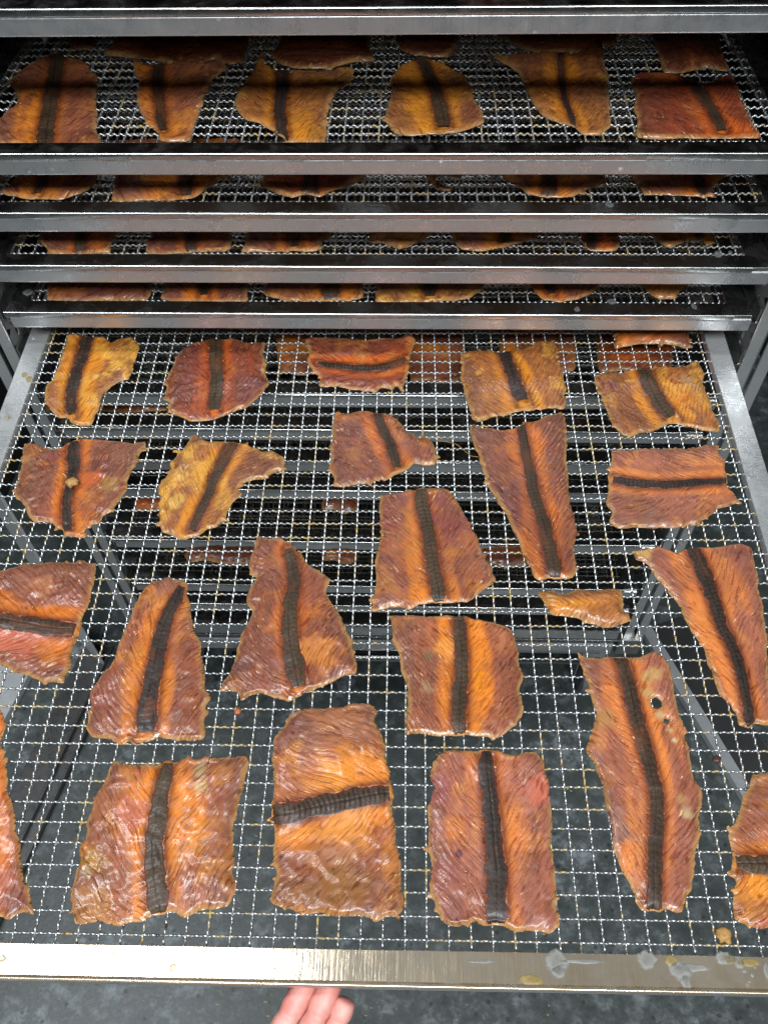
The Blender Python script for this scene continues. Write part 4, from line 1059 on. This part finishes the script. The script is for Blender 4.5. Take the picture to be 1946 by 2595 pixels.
# pieces on the topmost tray: only their undersides and slivers show past its front
rr6 = random.Random(5)
def make_local(slot, cx, cy, w, d, pal, label, group):
    R, o = tray_frame(slot)
    pts = []
    for i in range(14):
        a = 2*math.pi*i/14; c, s = math.cos(a), math.sin(a); q = max(abs(c), abs(s))**.7
        pts.append((cx+c/q*w/2*rr6.uniform(.85,1.05), cy+s/q*d/2*rr6.uniform(.85,1.05)))
    px = []
    for x, y in pts:
        Wp = o + R @ np.array([x, y, .32]) - CAM
        zz = Wp @ AF; px.append((973+FPX*(Wp @ AX)/zz, 1297.5-FPX*(Wp @ AY)/zz))
    return make_fish(slot, (0, 0, 1.0), px, None, pal, label, group, ang=rr6.uniform(0, 3), g=.24, curl=.6)
for row in range(2):
    for i in range(7):
        make_local(6, -21+i*7.0+rr6.uniform(-.4,.4), 7+row*11.5+rr6.uniform(-.6,.6), rr6.uniform(5.6,6.4), rr6.uniform(9,10.5), ('brown','orange','gold','red')[(i+row) % 4],
               'smoked fish piece on the topmost tray, seen only from below at the upper edge', 'smoked fish pieces on the topmost tray')
# pieces on the trays below, seen through the mesh
GB = 'smoked fish pieces on the lower trays, seen through the mesh'
LB = dict(g=.16, wrk=1.2)
def rect(x0, y0, x1, y1): return [(x0,y0),((x0+x1)/2,y0-4),(x1,y0),(x1+4,(y0+y1)/2),(x1,y1),(x1*.6+x0*.4,y1+6),(x1*.3+x0*.7,y1-3),(x0,y1),(x0-5,(y0+y1)/2)]
one = (0, 0, 1.0)
LOWER = [(-1, (705,820,790,940), 'orange', 'reddish piece under the mesh, left of the sideways striped back-row piece'),
 (-1, (1040,820,1170,963), 'orange', 'bright orange piece under the mesh between the two middle back-row pieces'),
 (-1, (1270,830,1452,935), 'orange', 'red-brown piece under the mesh behind the square amber piece'),
 (-1, (1520,830,1700,935), 'red', 'dark red piece under the mesh behind the broad amber piece'),
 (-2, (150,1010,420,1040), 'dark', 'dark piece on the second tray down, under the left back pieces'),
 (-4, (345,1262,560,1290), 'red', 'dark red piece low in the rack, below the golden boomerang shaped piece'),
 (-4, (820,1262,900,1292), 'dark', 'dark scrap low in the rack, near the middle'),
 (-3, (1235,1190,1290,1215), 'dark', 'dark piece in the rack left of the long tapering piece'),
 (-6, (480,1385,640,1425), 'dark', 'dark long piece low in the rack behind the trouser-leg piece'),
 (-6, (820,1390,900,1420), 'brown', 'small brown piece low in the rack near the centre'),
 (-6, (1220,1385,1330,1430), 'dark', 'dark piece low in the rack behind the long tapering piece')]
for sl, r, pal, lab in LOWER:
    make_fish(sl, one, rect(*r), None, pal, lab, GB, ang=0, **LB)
# ---------------------------------------------------------------- crumbs and fibres
def lump(name, slot, px, py, r, label, mat, h=.12):
    lx, ly = px_to_tray(slot, px, py, h)
    R, o = tray_frame(slot)
    bm = bmesh.new(); bmesh.ops.create_icosphere(bm, subdivisions=3, radius=r*P)
    for v in bm.verts:
        c = v.co.normalized()
        k = .65+.7*float(vnoise(np.array([c.x*2.3+px]), np.array([c.y*2.3+c.z*1.7+py]))[0]) + .25*float(vnoise(np.array([c.x*7+px]), np.array([c.y*7+c.z*5]))[0])
        v.co = Vector((v.co.x*k, v.co.y*k*.9, v.co.z*k*.55))
    me = bpy.data.meshes.new(name); bm.to_mesh(me); bm.free()
    me.polygons.foreach_set('use_smooth', [True]*len(me.polygons))
    ob = link(name, me, mat); ob.matrix_world = frame_matrix(R, o + R @ np.array([lx, ly, h]))
    return tag(ob, label, 'crumb')
CRUMB_D = plain('dark_crumb', (0.05,0.02,0.012), 0.5, 0, 0.4, 500)
CRUMB_R = plain('red_crumb', (0.36,0.10,0.03), 0.45, 0, 0.4, 500)
lump('fish_crumb', 0, 1832, 2370, .34, 'curled tan flake lying on the mesh near the front right corner', CRUMB, .2)
lump('fish_crumb', 0, 603, 1803, .17, 'small red-brown scrap on the mesh below the trouser-leg piece', CRUMB_R, .2)
lump('fish_crumb', 0, 183, 1222, .34, 'pale orange scrap lying on the stripe of the shield shaped piece', CRUMB, .75)
lump('fish_crumb', 0, 1815, 1925, .2, 'black sticky speck on the mesh beside the front right orange piece', CRUMB_D, .12)
lump('fish_crumb', 0, 1153, 947, .2, 'black speck on the mesh left of the square amber piece', CRUMB_D, .12)
# fine residue sticking to the wires: uncountable
rr = random.Random(11)
vs, fs = [], []
for k in range(380):
    i = rr.randrange(NX); j = rr.randrange(44)
    if rr.random() < .5: x, y = i-23.5+rr.uniform(-.05,.05), 1.9+j+rr.uniform(-.5,.5)
    else: x, y = i-23.5+rr.uniform(-.5,.5), 1.9+j+rr.uniform(-.05,.05)
    r = rr.uniform(.025,.06)*(1.5 if rr.random() < .12 else 1); b = len(vs)
    pts = [(1,0,0),(-1,0,0),(0,1,0),(0,-1,0),(0,0,1),(0,0,-1)]
    for q in pts: vs.append((x+q[0]*r*rr.uniform(.6,1.3), y+q[1]*r*rr.uniform(.6,1.3), .06+q[2]*r*.6))
    fs += [(b,b+2,b+4),(b+2,b+1,b+4),(b+1,b+3,b+4),(b+3,b,b+4),(b+2,b,b+5),(b+1,b+2,b+5),(b+3,b+1,b+5),(b,b+3,b+5)]
res = link('residue', mesh_from('residue', sc(vs), fs), RESIDUE)
R0, o0 = tray_frame(0); res.matrix_world = frame_matrix(R0, o0); tag(res, kind='stuff')
# loose bits on the floor
vs, fs = [], []
for k in range(260):
    x, y = rr.uniform(-10, 50), rr.uniform(-14, 36); r = rr.uniform(.05,.22); b = len(vs)
    for q in ((1,0),(-.2,.7),(-1,.1),(-.1,-.8)): vs.append((x+q[0]*r*rr.uniform(.5,1.6), y+q[1]*r*rr.uniform(.5,1.2), FLOOR_Z+.02))
    vs.append((x, y, FLOOR_Z+.02+r*.4)); fs += [(b,b+1,b+4),(b+1,b+2,b+4),(b+2,b+3,b+4),(b+3,b,b+4)]
tag(link('floor_crumbs', mesh_from('floor_crumbs', sc(vs), fs), plain('floor_crumb', (0.32,0.26,0.15), .6, 0, .6, 60)), kind='stuff')

# thin pale hair caught between two pieces
def hair(slot, pts, label, r=.018):
    R, o = tray_frame(slot)
    q = [list(px_to_tray(slot, x, y, h))+[h] for x, y, h in pts]
    q = smooth_open(np.array(q), .25)
    ob = tube('fibre', [tuple(p) for p in q], r, CRUMB, None, 5); ob.matrix_world = frame_matrix(R, o)
    return tag(ob, label, 'fibre')
hair(0, [(1105,1117,.15),(1135,1120,.2),(1160,1128,.25),(1180,1145,.2),(1195,1156,.2),(1212,1158,.3)], 'thin pale fibre curling between the tan piece and the long tapering piece')
hair(2, [(1372,610,.2),(1405,604,.3),(1440,612,.3),(1465,620,.2)], 'thin fibre lying between two pieces on the second tray above')

# ---------------------------------------------------------------- hand holding the rim from below
def skin_mat():
    m, nt, bs = nmat('skin')
    pos = nd(nt, 'ShaderNodeNewGeometry').outputs['Position']
    a = noise(nt, pos, 55, 3); b = noise(nt, pos, 900, 3)
    col = mixc(nt, ramp(nt, a, [(0.35, 0.0), (0.65, 1.0)]), (0.58,0.20,0.17), (0.66,0.36,0.30))
    nt.links.new(col, bs.inputs['Base Color'])
    bs.inputs['Roughness'].default_value = 0.48
    bs.inputs['Subsurface Weight'].default_value = 0.2
    bs.inputs['Subsurface Radius'].default_value = (0.006, 0.002, 0.001)
    bump(nt, b, 0.35, 0.0005, bs)
    return m
SKIN = skin_mat()
def hp(px, py, z):
    q = px_to_world_z(px, py, z); return np.array(q)
zf = -1.75
fingers = [ # (tip px), (distal crease px), (base px) radius
    ((795,2455), (732,2574), (640,2747), .62, 0),
    ((856,2455), (802,2574), (722,2750), .61, .1),
    ((880,2530), (858,2584), (802,2752), .55, -.05)
]
bmv, bme, bmr = [], [], []
def addv(p, r): bmv.append(tuple(float(v)*P for v in p)); bmr.append(r*P); return len(bmv)-1
palm_c = hp(640, 2960, zf-1.6); wrist = palm_c + (palm_c-hp(760, 2760, zf-1.2))*1.1; wrist[2] = palm_c[2]-.4
root_i = addv(palm_c, 2.0)
w_i = addv(wrist, 1.75); bme.append((root_i, w_i))
fore = wrist + (wrist-palm_c)*1.6; f_i = addv(fore, 2.0); bme.append((w_i, f_i))
f2 = fore + (wrist-palm_c)*2.2; f2_i = addv(f2, 2.4); bme.append((f_i, f2_i))
for (tip, cr, base, r, dz) in fingers:
    T_ = hp(*tip, zf+.42+dz); C_ = hp(*cr, zf+dz); B_ = hp(*base, zf-.9+dz)
    mid = C_*.45+B_*.55 + np.array([0,0,-.25])
    d_ = (C_-T_)
    chain = [(B_*.55+palm_c*.45, r*1.35), (B_, r*1.12), (mid, r*1.03), (C_*.8+B_*.2, r*1.04), (C_-d_/np.linalg.norm(d_)*-.16, r*.98), (C_, r*.82), (C_+d_/np.linalg.norm(d_)*-.18, r*.98), (C_-d_*.35, r*1.03), (C_-d_*.75, r*.93), (T_, r*.74)]
    prev = root_i
    for p_, rr_ in chain:
        k = addv(p_, rr_); bme.append((prev, k)); prev = k
# index finger curled under the palm, thumb at the side of the palm
for chain in ([(palm_c+np.array([-1.9,1.8,.1]), .95), (palm_c+np.array([-2.3,3.6,-.4]), .72), (palm_c+np.array([-2.2,4.6,-1.6]), .66), (palm_c+np.array([-1.9,3.7,-2.7]), .62), (palm_c+np.array([-1.7,2.7,-2.4]), .5)],
              [(palm_c+np.array([-2.0,-1.0,.5]), 1.0), (palm_c+np.array([-3.6,.3,1.1]), .82), (palm_c+np.array([-4.5,1.8,1.4]), .72), (palm_c+np.array([-4.9,3.1,1.4]), .58)]):
    prev = root_i
    for p_, rr_ in chain:
        k = addv(p_, rr_); bme.append((prev, k)); prev = k
hm = bpy.data.meshes.new('person'); hm.from_pydata(bmv, bme, [])
ho = bpy.data.objects.new('person', hm); COL.objects.link(ho)
md = ho.modifiers.new('skin', 'SKIN'); md.use_smooth_shade = True; md.branch_smoothing = .6
for i, v in enumerate(hm.skin_vertices[0].data): v.radius = (bmr[i], bmr[i]); v.use_root = (i == 0)
sb = ho.modifiers.new('sub', 'SUBSURF'); sb.levels = 3; sb.render_levels = 3
hm.materials.append(SKIN)
tag(ho, 'bare hand, palm up, three fingers holding the pulled-out tray by its front rim', 'person')
